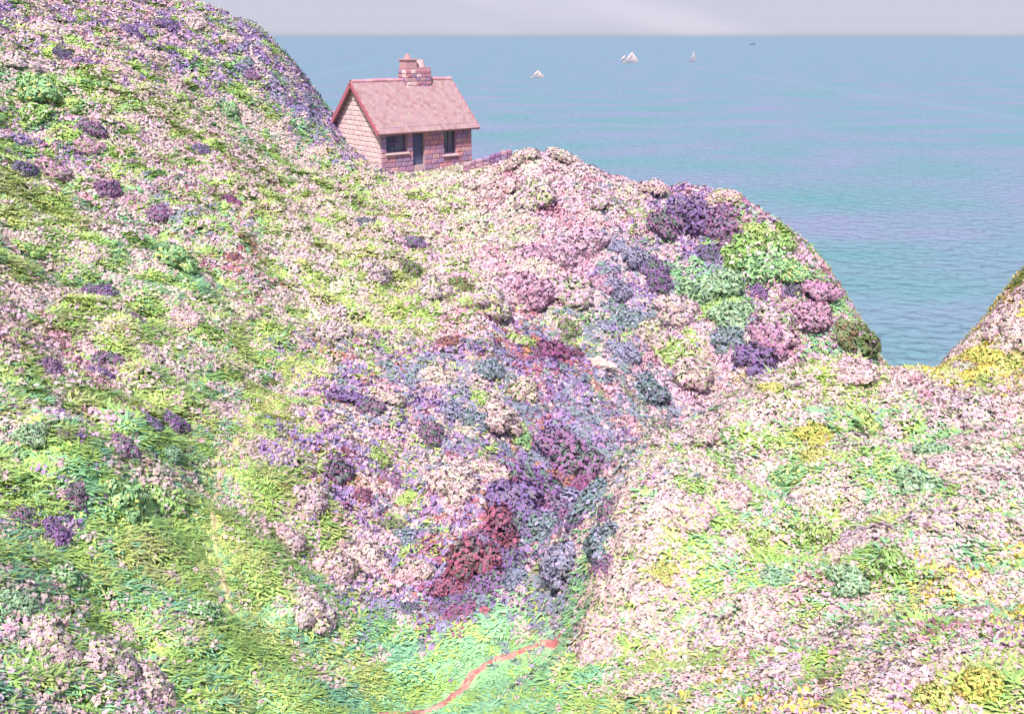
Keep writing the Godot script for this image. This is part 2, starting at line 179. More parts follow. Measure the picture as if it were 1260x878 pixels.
const BUSHES := [  # gully bushes are massed in dark colours to paint the ravine shadow
	["hill","violet",-22.22,-50.55,0.55],["hill","violet",-21.10,-57.05,0.67],["hill","violet",-19.84,-59.45,0.63],["hill","violet",-17.45,-58.00,0.55],
	["hill","violet",-14.89,-58.30,0.44],["hill","violet",-14.14,-59.25,0.44],["hill","violet",-12.92,-58.65,0.44],["hill","violet",-11.77,-60.40,0.45],
	["hill","violet",-18.43,-44.05,0.57],["hill","violet",-14.73,-46.85,0.45],["hill","pink",-19.79,-51.80,1.01],["hill","pink",-19.62,-55.00,0.91],
	["hill","pink",-17.77,-53.55,0.88],["hill","pink",-18.79,-61.50,0.76],["hill","pink",-16.54,-60.85,0.69],["hill","pink",-14.74,-61.00,0.63],
	["hill","pink",-13.38,-61.05,0.57],["hill","pink",-23.99,-53.55,0.96],["hill","pink",-23.03,-47.45,0.82],["hill","pink",-14.64,-50.00,0.81],
	["hill","slate",-15.27,-59.10,0.50],["hill","slate",-12.35,-60.35,0.51],["hill","slate",-10.82,-58.70,0.44],["hill","green",-22.28,-52.75,0.89],
	["hill","green",-21.44,-46.10,0.93],["hill","green",-16.97,-51.45,0.74],["hill","green",-15.41,-54.70,0.68],["hill","green",-21.00,-44.50,0.81],
	["meadow","rose",-18.33,-38.85,0.79],["meadow","rose",-18.29,-43.00,0.56],["meadow","rose",-15.25,-39.20,0.50],["meadow","rose",-14.73,-41.50,0.57],
	["meadow","violet",-18.53,-37.45,0.50],["meadow","violet",-16.08,-39.10,0.51],["meadow","violet",-14.03,-38.80,0.65],["meadow","violet",-13.44,-31.05,0.51],
	["meadow","violet",-12.04,-29.90,0.39],["meadow","violet",-11.61,-26.60,0.50],["meadow","violet",-11.85,-23.75,0.38],["meadow","violet",-11.34,-25.35,0.37],
	["meadow","violet",-9.05,-24.20,0.45],["meadow","violet",-9.18,-23.10,0.34],["meadow","violet",-9.25,-21.35,0.46],["meadow","violet",-8.83,-21.85,0.28],
	["meadow","violet",-9.82,-17.55,0.34],["meadow","violet",-9.29,-18.80,0.29],["meadow","violet",-9.22,-17.60,0.36],["meadow","russet",-12.37,-42.65,0.49],
	["meadow","russet",-11.18,-39.50,0.46],["meadow","russet",-10.79,-37.05,0.40],["meadow","olive",-8.87,-21.05,0.29],["meadow","olive",-10.05,-20.25,0.22],
	["meadow","olive",-14.67,-35.85,0.47],["meadow","pink",-10.85,-31.10,0.62],["meadow","pink",-10.96,-28.00,0.49],["meadow","pink",-8.60,-26.65,0.60],
	["meadow","pink",-14.35,-28.00,0.65],["meadow","pink",-14.52,-33.15,0.61],["meadow","pink",-8.00,-14.45,0.46],["meadow","pink",-7.44,-16.25,0.34],
	["meadow","pink",-7.17,-14.75,0.48],["meadow","pink",-7.71,-14.20,0.35],["meadow","pink",-6.48,-14.85,0.45],["meadow","pink",-7.31,-18.35,0.25],
	["meadow","pink",-7.47,-17.65,0.24],["meadow","pink",-9.57,-33.80,0.66],["meadow","pink",-8.88,-36.55,0.60],["meadow","pink",-11.27,-34.95,0.51],
	["meadow","pink",-10.30,-21.55,0.39],["meadow","green",-12.08,-34.35,0.85],["meadow","green",-15.87,-31.40,0.59],["meadow","green",-8.59,-19.50,0.53],
	["meadow","green",-8.60,-16.55,0.42],["meadow","green",-8.12,-20.65,0.51],["meadow","green",-6.49,-17.70,0.40],["meadow","teal",-8.64,-14.75,0.36],
	["meadow","teal",-10.57,-19.90,0.37],["meadow","teal",-8.64,-22.60,0.36],["bank","violet",-5.36,-30.25,0.79],["bank","violet",-5.22,-26.40,0.55],
	["bank","violet",-4.65,-29.85,0.53],["bank","violet",-3.72,-27.35,0.43],["bank","violet",-4.46,-44.30,0.65],["bank","violet",-6.89,-45.35,0.61],
	["bank","violet",-2.66,-29.65,0.49],["bank","violet",-2.67,-21.60,0.34],["bank","violet",-1.85,-21.65,0.28],["bank","russet",-4.40,-26.05,0.35],
	["bank","russet",-5.05,-27.30,0.30],["bank","russet",-3.90,-26.80,0.26],["bank","russet",-2.35,-34.60,0.40],["bank","russet",1.63,-37.35,0.86],
	["bank","russet",0.79,-36.00,0.50],["bank","russet",2.47,-37.75,0.44],["bank","slate",-2.15,-30.90,0.58],["bank","slate",-1.24,-30.85,0.58],
	["bank","slate",-1.72,-35.95,0.58],["bank","slate",-0.89,-33.85,0.59],["bank","slate",-2.97,-24.75,0.43],["bank","slate",-0.27,-30.35,0.47],
	["bank","olive",-2.27,-41.05,0.65],["bank","olive",-4.60,-41.85,0.57],["bank","olive",-3.50,-25.35,0.41],["bank","pink",-0.56,-31.35,0.81],
	["bank","pink",-1.73,-27.10,0.76],["bank","pink",-0.77,-28.35,0.68],["bank","pink",-3.92,-23.35,0.65],["bank","pink",-4.59,-22.25,0.63],
	["bank","pink",-4.05,-30.35,0.61],["bank","pink",-5.59,-24.45,0.61],["bank","pink",-5.83,-22.50,0.51],["bank","pink",-2.60,-23.05,0.53],
	["bank","pink",0.30,-33.75,0.67],["bank","pink",-2.60,-32.80,0.65],["bank","pink",-1.03,-39.95,0.86],["bank","pink",-3.44,-40.35,0.78],
	["bank","pink",-5.80,-40.15,0.82],["bank","pink",-6.50,-34.05,0.75],["bank","pink",-4.67,-19.60,0.52],["bank","rose",2.55,-42.70,1.06],
	["bank","rose",0.90,-42.15,0.95],["bank","rose",2.29,-45.35,0.97],["bank","rose",3.57,-46.25,0.93],["bank","rose",4.25,-48.70,0.81],
	["bank","rose",1.13,-44.75,0.75],["bank","rose",4.10,-43.75,0.74],["bank","green",0.33,-38.20,0.66],["bank","green",-4.26,-27.70,0.50],
	["bank","green",-1.14,-32.10,0.49],["bank","green",0.28,-31.50,0.56],["bank","green",-3.19,-26.90,0.43],["gully","violet",3.26,-29.95,0.66],
	["gully","violet",2.40,-20.75,0.40],["gully","violet",2.14,-19.30,0.39],["gully","violet",1.69,-31.30,0.90],["gully","violet",0.36,-25.55,0.69],
	["gully","violet",-0.91,-24.45,0.63],["gully","violet",1.82,-22.05,0.49],["gully","violet",2.07,-30.50,1.02],["gully","violet",0.78,-28.55,0.96],
	["gully","violet",0.05,-26.55,0.87],["gully","violet",-0.64,-22.50,0.62],["gully","violet",1.25,-27.20,0.69],["gully","violet",-1.45,-21.75,0.58],
	["gully","violet",-0.11,-23.75,0.62],["gully","russet",1.60,-29.35,0.64],["gully","russet",0.62,-27.15,0.61],["gully","russet",-1.33,-21.45,0.44],
	["gully","russet",-0.42,-25.25,0.83],["gully","russet",-1.09,-23.30,0.82],["gully","russet",2.27,-29.35,0.56],["gully","russet",-1.59,-22.50,0.52],
	["gully","russet",0.26,-28.00,0.49],["gully","slate",1.54,-28.05,0.83],["gully","slate",2.12,-22.10,0.69],["gully","slate",2.14,-20.00,0.61],
	["gully","slate",1.37,-20.90,0.70],["gully","slate",0.82,-25.15,0.76],["gully","slate",2.50,-30.80,0.67],["gully","slate",0.21,-22.00,0.51],
	["ridge","pink",0.66,-53.60,1.05],["ridge","pink",2.66,-54.05,1.24],["ridge","pink",4.02,-53.10,1.04],["ridge","pink",-0.42,-50.75,1.17],
	["ridge","pink",1.22,-49.05,1.13],["ridge","pink",7.35,-50.80,0.95],["ridge","pink",6.03,-50.25,0.88],["ridge","pink",10.60,-49.10,0.87],
	["ridge","pink",-1.74,-52.85,0.91],["ridge","pink",7.56,-39.20,0.96],["ridge","pink",6.10,-41.45,0.90],["ridge","pink",7.39,-43.05,0.93],
	["ridge","violet",11.44,-44.05,0.59],["ridge","violet",12.80,-43.50,0.53],["ridge","violet",12.17,-44.90,0.43],["ridge","violet",9.36,-46.20,0.55],
	["ridge","violet",8.83,-48.10,1.02],["ridge","violet",10.12,-47.40,1.12],["ridge","violet",7.63,-48.05,0.90],["ridge","violet",6.47,-44.85,0.74],
	["ridge","violet",10.71,-46.25,0.77],["ridge","violet",10.36,-40.25,0.94],["ridge","violet",6.79,-44.25,0.68],["ridge","slate",5.72,-45.05,0.80],
	["ridge","slate",5.09,-42.35,0.91],["ridge","slate",4.65,-43.65,0.72],["ridge","slate",4.65,-39.50,0.76],["ridge","slate",5.46,-37.55,0.78],
	["ridge","slate",9.47,-41.30,0.80],["ridge","slate",5.02,-45.90,0.65],["ridge","green",11.00,-45.75,1.21],["ridge","green",11.80,-44.95,1.09],
	["ridge","green",12.55,-45.85,0.88],["ridge","green",12.99,-44.35,0.86],["ridge","green",7.06,-40.60,0.84],["ridge","green",11.52,-46.50,0.83],
	["ridge","teal",9.79,-44.20,1.38],["ridge","teal",8.68,-44.25,1.06],["ridge","teal",9.83,-42.35,1.03],["ridge","rose",11.93,-42.05,1.19],
	["ridge","rose",12.98,-42.65,1.15],["ridge","rose",13.99,-43.30,0.91],["ridge","rose",11.24,-41.25,0.91],["ridge","rose",13.47,-42.30,0.94],
	["ridge","rose",11.44,-50.15,0.77],["ridge","rose",13.46,-46.40,0.73],["ridge","olive",15.84,-42.45,0.81],["ridge","olive",14.73,-42.00,0.79],
	["ridge","olive",2.45,-40.55,0.68],["mound","pink",1.91,-17.90,0.49],["mound","pink",1.90,-19.15,0.45],["mound","pink",2.15,-19.50,0.47],
	["mound","pink",2.35,-20.20,0.46],["mound","pink",2.75,-20.80,0.49],["mound","pink",3.19,-21.65,0.44],["mound","pink",4.12,-22.75,0.50],
	["mound","pink",5.34,-24.00,0.55],["mound","pink",6.79,-25.65,0.56],["mound","pink",1.65,-17.40,0.39],["mound","pink",5.97,-24.45,0.59],
	["mound","pink",7.33,-26.00,0.68],["mound","pink",9.04,-27.80,0.67],["mound","pink",10.53,-28.55,0.64],["mound","pink",11.62,-28.05,0.64],
	["mound","pink",4.79,-23.30,0.54],["mound","pink",3.56,-21.90,0.49],["mound","pink",13.07,-26.00,0.79],["mound","pink",12.98,-27.70,0.59],
	["mound","pink",10.45,-20.55,0.68],["mound","pink",11.12,-20.65,0.69],["mound","pink",7.55,-18.75,0.58],["mound","pink",6.86,-18.45,0.48],
	["mound","pink",8.91,-18.15,0.55],["mound","pink",5.05,-20.45,0.47],["mound","pink",3.97,-19.60,0.49],["mound","pink",2.71,-19.50,0.51],
	["mound","pink",2.36,-18.55,0.54],["mound","pink",2.83,-17.45,0.52],["mound","pink",4.01,-16.40,0.51],["mound","pink",4.63,-14.45,0.47],
	["mound","pink",6.11,-14.45,0.45],["mound","pink",5.84,-12.40,0.45],["mound","pink",7.74,-14.50,0.52],["mound","pink",1.84,-17.40,0.46],
	["mound","pink",2.42,-15.40,0.41],["mound","pink",5.01,-17.05,0.47],["mound","pink",9.72,-17.65,0.55],["mound","pink",7.02,-20.75,0.44],
	["mound","pink",9.46,-21.80,0.52],["mound","green",6.72,-21.75,0.52],["mound","green",5.32,-19.15,0.47],["mound","green",6.54,-19.10,0.45],
	["mound","green",8.93,-21.95,0.52],["mound","green",9.87,-25.80,0.59],["mound","green",7.44,-16.85,0.48],["mound","green",5.00,-22.10,0.47],
	["mound","teal",9.26,-20.30,0.51],["mound","teal",10.61,-22.70,0.52],["mound","teal",6.68,-16.90,0.42],["mound","teal",5.50,-17.75,0.39],
	["mound","gorse",7.17,-25.35,0.38],["mound","gorse",7.73,-23.30,0.43],["mound","gorse",5.98,-11.65,0.32],["mound","gorse",6.66,-11.70,0.37],
	["mound","gorse",3.27,-18.35,0.33],["mound","gorse",7.46,-22.30,0.35],["hummock","pink",15.97,-33.15,0.63],["hummock","pink",16.44,-33.10,0.59],
	["hummock","pink",17.11,-32.90,0.70],["hummock","pink",17.20,-31.85,0.68],["hummock","pink",15.28,-31.20,0.56],["hummock","gorse",15.11,-32.30,0.51],
	["hummock","gorse",16.05,-31.50,0.60],["hummock","gorse",15.63,-32.65,0.52],["hummock","gorse",16.55,-30.85,0.60]]
const FOOTPATH := [Vector2(-3.17,-16.85),Vector2(-2.62,-17.65),Vector2(-1.97,-18.15),Vector2(-1.49,-18.45),Vector2(-1.18,-18.90),Vector2(-0.94,-19.35),Vector2(-0.50,-19.70),Vector2(0.19,-19.80),Vector2(0.72,-19.70),Vector2(1.13,-19.50)]
const TRACK := [Vector2(-7.20,-32.00),Vector2(-7.56,-30.20),Vector2(-7.68,-27.80),Vector2(-7.62,-25.20),Vector2(-7.66,-23.45),Vector2(-7.47,-22.00),Vector2(-7.05,-20.75),Vector2(-6.57,-19.50),Vector2(-6.05,-18.45)]
# terrain grid
const GX0 := -70.0
const GZ0 := -118.0
const NX := 261
const NZ := 257
const STEP := 0.5
const HOUSE_TURN := 0.68
const HOUSE_AT := Vector3(-7.45, -7.2, -56.6)   # front corner of the cottage

var hg := PackedFloat32Array()
var rng := RandomNumberGenerator.new()
var bump := FastNoiseLite.new()
var used := {}
var mix_cache := {}
var ribbons := []

func _ready() -> void:
	rng.seed = 1897
	# ---------------------------------------------------------------- camera, sky, sun, exposure
	var cam := Camera3D.new()
	cam.name = "camera"
	add_child(cam)
	cam.fov = 40.0
	cam.near = 0.1
	cam.far = 120000.0
	cam.rotation_degrees = Vector3(-18.1, 0, 0)
	cam.current = true
	var env := Environment.new()
	env.tonemap_mode = Environment.TONE_MAPPER_LINEAR
	env.tonemap_exposure = 1.72
	env.background_mode = Environment.BG_SKY
	var sm := ProceduralSkyMaterial.new()
	sm.sky_top_color = Color(0.59, 0.67, 0.80)
	sm.sky_horizon_color = Color(0.636, 0.636, 0.682)
	sm.sky_curve = 0.25
	sm.ground_bottom_color = Color(0.42, 0.52, 0.60)
	sm.ground_horizon_color = Color(0.60, 0.65, 0.74)
	sm.sun_angle_max = 1.0
	sm.sky_cover = cloud_cover()
	sm.sky_cover_modulate = Color(1, 1, 1, 1)
	var sky := Sky.new()
	sky.sky_material = sm
	env.sky = sky
	env.sdfgi_enabled = true
	env.ssao_enabled = true
	env.ssil_enabled = true
	var we := WorldEnvironment.new()
	we.name = "world_environment"
	we.environment = env
	add_child(we)
	var sun := DirectionalLight3D.new()
	sun.name = "sun"
	add_child(sun)
	sun.look_at_from_position(Vector3(-0.14, 0.84, 0.52), Vector3.ZERO, Vector3.UP)
	sun.light_energy = 1.6
	sun.light_color = Color(1.0, 0.96, 0.89)
	sun.light_angular_distance = 5.0
	sun.shadow_enabled = true

	# ---------------------------------------------------------------- setting
	bump.seed = 7
	bump.frequency = 0.16
	bump.fractal_octaves = 3
	make_heights()
	make_ground()
	make_sea()
	ribbon("footpath", FOOTPATH, 0.14, Color(0.32, 0.11, 0.12), Color(0.46, 0.25, 0.22), "narrow trodden footpath of reddish earth winding across the mint green grass")
	ribbon("worn_track", TRACK, 0.11, Color(0.46, 0.40, 0.20), Color(0.50, 0.41, 0.25), "faint sandy track worn into the flowering slope")
	# ---------------------------------------------------------------- things
	make_cottage()
	make_garden_wall()
	make_boats()
	make_boulders()
	make_bushes()
	make_cover()

# ==================================================================== helpers
func numbered(n: String) -> String:
	if not used.has(n):
		used[n] = 0
		return n
	used[n] += 1
	return "%s_%03d" % [n, used[n]]

func tag(o: Node, label: String, category: String, group := "", kind := "") -> void:
	if label != "":
		o.set_meta("label", label)
	if category != "":
		o.set_meta("category", category)
	if group != "":
		o.set_meta("group", group)
	if kind != "":
		o.set_meta("kind", kind)

func part(n: String, mesh: Mesh, m: Material, parent: Node) -> MeshInstance3D:
	var o := MeshInstance3D.new()
	o.name = n
	o.mesh = mesh
	o.material_override = m
	parent.add_child(o, true)
	return o

func base(n: String, at: Vector3, turn := 0.0) -> Node3D:
	var o := Node3D.new()
	o.name = numbered(n)
	add_child(o)
	o.position = at
	o.rotation.y = turn
	return o

func flat_mat(c: Color, rough := 0.85, spec := 0.3) -> StandardMaterial3D:
	var m := StandardMaterial3D.new()
	m.albedo_color = c.linear_to_srgb()
	m.roughness = rough
	m.metallic_specular = spec
	return m

func noise_tex(lo: Color, hi: Color, freq: float, sd: int, oct := 4, size := 256) -> NoiseTexture2D:
	var n := FastNoiseLite.new()
	n.seed = sd
	n.frequency = freq
	n.fractal_octaves = oct
	var t := NoiseTexture2D.new()
	t.width = size
	t.height = size
	t.seamless = true
	t.noise = n
	var g := Gradient.new()
	g.set_color(0, lo.linear_to_srgb())
	g.set_color(1, hi.linear_to_srgb())
	t.color_ramp = g
	return t

func grain_mat(lo: Color, hi: Color, freq: float, tile: float, sd: int, rough := 0.9) -> StandardMaterial3D:
	var m := StandardMaterial3D.new()
	m.albedo_texture = noise_tex(lo, hi, freq, sd)
	m.uv1_triplanar = true
	m.uv1_scale = Vector3.ONE / tile
	m.roughness = rough
	m.metallic_specular = 0.25
	return m

func leaf_mat(c: Color, through := 0.35) -> StandardMaterial3D:
	var m := StandardMaterial3D.new()
	m.albedo_color = c.linear_to_srgb()
	m.vertex_color_use_as_albedo = true
	m.roughness = 0.75
	m.metallic_specular = 0.2
	m.cull_mode = BaseMaterial3D.CULL_DISABLED
	m.backlight_enabled = true
	m.backlight = Color(through, through, through)
	return m

class Soup:
	var v := PackedVector3Array()
	var n := PackedVector3Array()
	var c := PackedColorArray()
	func tri(a: Vector3, b: Vector3, d: Vector3, na: Vector3, col: Color) -> void:
		if (d - a).cross(b - a).dot(na) < 0.0:
			v.append(a); v.append(d); v.append(b)
		else:
			v.append(a); v.append(b); v.append(d)
		n.append(na); n.append(na); n.append(na)
		c.append(col); c.append(col); c.append(col)
	func flat(a: Vector3, b: Vector3, d: Vector3, col: Color) -> void:
		tri(a, b, d, (d - a).cross(b - a).normalized(), col)
	func quad(a: Vector3, b: Vector3, d: Vector3, e: Vector3, col: Color) -> void:
		flat(a, b, d, col)
		flat(a, d, e, col)
	func box(o: Vector3, s: Vector3, col: Color, bas := Basis.IDENTITY) -> void:
		var h := s * 0.5
		var p := []
		for k in 8:
			p.append(o + bas * Vector3(h.x if k & 1 else -h.x, h.y if k & 2 else -h.y, h.z if k & 4 else -h.z))
		for f in [[4, 6, 7, 5], [1, 3, 2, 0], [0, 2, 6, 4], [5, 7, 3, 1], [2, 3, 7, 6], [0, 4, 5, 1]]:
			quad(p[f[0]], p[f[1]], p[f[2]], p[f[3]], col)
	func tube(a: Vector3, b: Vector3, ra: float, rb: float, sides: int, col: Color) -> void:
		var d := (b - a).normalized()
		var u := d.cross(Vector3(0.31, 0.2, 0.93)).normalized()
		var w := d.cross(u)
		for k in sides:
			var t0 := TAU * k / sides
			var t1 := TAU * (k + 1) / sides
			var e0 := u * cos(t0) + w * sin(t0)
			var e1 := u * cos(t1) + w * sin(t1)
			quad(a + e0 * ra, a + e1 * ra, b + e1 * rb, b + e0 * rb, col)
	func mesh() -> ArrayMesh:
		var arr := []
		arr.resize(Mesh.ARRAY_MAX)
		arr[Mesh.ARRAY_VERTEX] = v
		arr[Mesh.ARRAY_NORMAL] = n
		arr[Mesh.ARRAY_COLOR] = c
		var m := ArrayMesh.new()
		m.add_surface_from_arrays(Mesh.PRIMITIVE_TRIANGLES, arr)
		return m

func rf(a: float, b: float) -> float:
	return rng.randf_range(a, b)

func tint(spread: float) -> Color:
	var k := rf(1.0 - spread, 1.0 + spread)
	return Color(k * rf(0.92, 1.08), k * rf(0.94, 1.06), k * rf(0.9, 1.1))

func cloud_cover() -> ImageTexture:
	# thin pinkish veils of cloud, long and low
	var n := FastNoiseLite.new()
	n.seed = 12
	n.frequency = 1.0
	n.fractal_octaves = 4
	var w := 1024
	var h := 512
	var im := Image.create(w, h, false, Image.FORMAT_RGBA8)
	for y in h:
		var el := PI * (0.5 - (y + 0.5) / h)
		for x in w:
			var az := TAU * x / w
			if el < -0.05:
				im.set_pixel(x, y, Color(0, 0, 0, 0))
				continue
			var s := n.get_noise_3d(cos(az) * 2.2 + 5.0, el * 16.0 + 3.0 * sin(az), sin(az) * 2.2)
			var a := smoothstep(-0.15, 0.55, s)
			im.set_pixel(x, y, Color(0.90, 0.74, 0.80, a * 0.10))
	return ImageTexture.create_from_image(im)

# ==================================================================== terrain
func make_heights() -> void:
	var cx := 131
	var cz := 129
	var coarse := PackedFloat32Array()
	coarse.resize(cx * cz)
	var n := RBF.size() / 3
	var ax := PackedFloat64Array()
	var az := PackedFloat64Array()
	var aw := PackedFloat64Array()
	for k in n:
		ax.append(RBF[3 * k])
		az.append(RBF[3 * k + 1])
		aw.append(RBF[3 * k + 2] * 0.5)
	for j in cz:
		var z := GZ0 + j
		for i in cx:
			var x := GX0 + i
			var s: float = RBF3[0] + x * RBF3[1] + z * RBF3[2]
			for k in n:
				var dx := x - ax[k]
				var dz := z - az[k]
				var q := dx * dx + dz * dz
				if q > 1e-9:
					s += q * log(q) * aw[k]
			coarse[j * cx + i] = s
	hg.resize(NX * NZ)
	for j in NZ:
		for i in NX:
			var ci := i / 2
			var cj := j / 2
			var h: float
			if i % 2 == 0 and j % 2 == 0:
				h = coarse[cj * cx + ci]
			elif j % 2 == 0:
				h = mid4(coarse, cx, clampi(ci - 1, 0, cx - 1), ci, mini(ci + 1, cx - 1), mini(ci + 2, cx - 1), cj, true)
			elif i % 2 == 0:
				h = mid4(coarse, cx, clampi(cj - 1, 0, cz - 1), cj, mini(cj + 1, cz - 1), mini(cj + 2, cz - 1), ci, false)
			else:
				var c1 := mini(ci + 1, cx - 1)
				var d1 := mini(cj + 1, cz - 1)
				h = 0.25 * (coarse[cj * cx + ci] + coarse[cj * cx + c1] + coarse[d1 * cx + ci] + coarse[d1 * cx + c1])
			var x := GX0 + i * STEP
			var z := GZ0 + j * STEP
			# hummocks; the cottage shelf and the valley floor stay smoother
			var calm := smoothstep(3.0, 8.0, Vector2(x + 4.5, z + 58.5).length()) * (0.35 + 0.65 * smoothstep(3.0, 8.0, Vector2(x + 0.5, z + 19.0).length()))
			h += -0.2 + (bump.get_noise_2d(x, z) * 0.75 + bump.get_noise_2d(x * 3.1 + 40.0, z * 3.1) * 0.35) * calm
			hg[j * NX + i] = h

func mid4(a: PackedFloat32Array, cx: int, p: int, q: int, r: int, s: int, line: int, row: bool) -> float:
	if row:
		var o := line * cx
		return (-a[o + p] + 9.0 * a[o + q] + 9.0 * a[o + r] - a[o + s]) / 16.0
	return (-a[p * cx + line] + 9.0 * a[q * cx + line] + 9.0 * a[r * cx + line] - a[s * cx + line]) / 16.0

func ht(x: float, z: float) -> float:
	var fx := clampf((x - GX0) / STEP, 0.0, NX - 1.001)
	var fz := clampf((z - GZ0) / STEP, 0.0, NZ - 1.001)
	var i := int(fx)
	var j := int(fz)
	var u := fx - i
	var v := fz - j
	var o := j * NX + i
	# the same two triangles as the ground mesh
	if u + v <= 1.0:
		return hg[o] + (hg[o + 1] - hg[o]) * u + (hg[o + NX] - hg[o]) * v
	return hg[o + NX + 1] + (hg[o + NX] - hg[o + NX + 1]) * (1.0 - u) + (hg[o + 1] - hg[o + NX + 1]) * (1.0 - v)

func up_at(x: float, z: float) -> Vector3:
	return Vector3(ht(x - 0.3, z) - ht(x + 0.3, z), 0.6, ht(x, z - 0.3) - ht(x, z + 0.3)).normalized()

func make_ground() -> void:
	var v := PackedVector3Array()
	var n := PackedVector3Array()
	var c := PackedColorArray()
	var idx := PackedInt32Array()
	var soil := FastNoiseLite.new()
	soil.seed = 31
	soil.frequency = 0.5
	for j in NZ:
		for i in NX:
			var x := GX0 + i * STEP
			var z := GZ0 + j * STEP
			v.append(Vector3(x, hg[j * NX + i], z))
			n.append(up_at(x, z))
			var k := soil.get_noise_2d(x, z) * 0.5 + 0.5
			c.append(turf(x, z, k))
	for j in NZ - 1:
		for i in NX - 1:
			var o := j * NX + i
			idx.append_array([o, o + 1, o + NX, o + 1, o + NX + 1, o + NX])
	var arr := []
	arr.resize(Mesh.ARRAY_MAX)
	arr[Mesh.ARRAY_VERTEX] = v
	arr[Mesh.ARRAY_NORMAL] = n
	arr[Mesh.ARRAY_COLOR] = c
	arr[Mesh.ARRAY_INDEX] = idx
	var m := ArrayMesh.new()
	m.add_surface_from_arrays(Mesh.PRIMITIVE_TRIANGLES, arr)
	var mt := StandardMaterial3D.new()
	mt.vertex_color_use_as_albedo = true
	mt.albedo_texture = noise_tex(Color(0.75, 0.75, 0.75), Color(1, 1, 1), 0.05, 5)
	mt.uv1_triplanar = true
	mt.uv1_world_triplanar = true
	mt.uv1_scale = Vector3.ONE * 0.7
	mt.roughness = 0.95
	mt.metallic_specular = 0.2
	var o := part("ground", m, mt, self)
	tag(o, "rolling cliff-top valley ground under grass and flowers", "ground", "", "structure")

func turf(x: float, z: float, k: float) -> Color:
	var earth := Color(0.30, 0.30, 0.16).lerp(Color(0.38, 0.33, 0.24), k)
	if absf(x) > -0.8 * z + 5.0 or z > -6.0 or z < -76.0:
		return earth
	var m := mix_at(x, z)
	var c := Vector3.ZERO
	var cols := [Vector3(0.38, 0.50, 0.13), Vector3(0.28, 0.48, 0.28), Vector3(0.48, 0.50, 0.16), Vector3(0.46, 0.43, 0.34), Vector3(0.40, 0.28, 0.36), Vector3(0.26, 0.19, 0.32), Vector3(0.22, 0.26, 0.34), Vector3(0.28, 0.14, 0.14), Vector3(0.36, 0.32, 0.19), Vector3(0.52, 0.48, 0.40), Vector3(0.50, 0.44, 0.18)]
	for s in 11:
		c += cols[s] * m[s]
	return Color(c.x, c.y, c.z).lerp(earth, 0.12)

func make_sea() -> void:
	# the sheet is cut finer near the shore
	var rows := 420
	var cols := 420
	var v := PackedVector3Array()
	var n := PackedVector3Array()
	var uv := PackedVector2Array()
	var idx := PackedInt32Array()
	for j in rows:
		var t := float(j) / (rows - 1)
		var inv := lerpf(1.0 / 38.0, 1.0 / 60000.0, t)
		var d := 1.0 / inv
		for i in cols:
			var a := lerpf(-1.25, 1.25, float(i) / (cols - 1))
			var x := d * tan(a) if absf(a) < 1.3 else 0.0
			var p := Vector2(x, -d)
			v.append(Vector3(x, SEA, -d))
			n.append(Vector3.UP)
			uv.append(p / 30.0)
	for j in rows - 1:
		for i in cols - 1:
			var o := j * cols + i
			idx.append_array([o, o + cols, o + 1, o + 1, o + cols, o + cols + 1])
	var arr := []
	arr.resize(Mesh.ARRAY_MAX)
	arr[Mesh.ARRAY_VERTEX] = v
	arr[Mesh.ARRAY_NORMAL] = n
	arr[Mesh.ARRAY_TEX_UV] = uv
	arr[Mesh.ARRAY_INDEX] = idx
	var m := ArrayMesh.new()
	m.add_surface_from_arrays(Mesh.PRIMITIVE_TRIANGLES, arr)
	var mt := StandardMaterial3D.new()
	mt.roughness = 0.45
	mt.metallic_specular = 0.25
	mt.albedo_texture = noise_tex(Color(0.085, 0.197, 0.228), Color(0.165, 0.172, 0.290), 0.006, 21, 6, 1024)
	mt.uv1_scale = Vector3(0.09, 0.13, 1)
	var rip := NoiseTexture2D.new()
	rip.width = 1024
	rip.height = 1024
	rip.seamless = true
	rip.as_normal_map = true
	rip.bump_strength = 6.0
	var rn := FastNoiseLite.new()
	rn.seed = 77
	rn.frequency = 0.09
	rip.noise = rn
	mt.normal_enabled = true
	mt.normal_texture = rip
	mt.normal_scale = 0.8
	var o := part("sea", m, mt, self)
	tag(o, "turquoise and lilac streaked sea reaching the horizon", "sea", "", "structure")

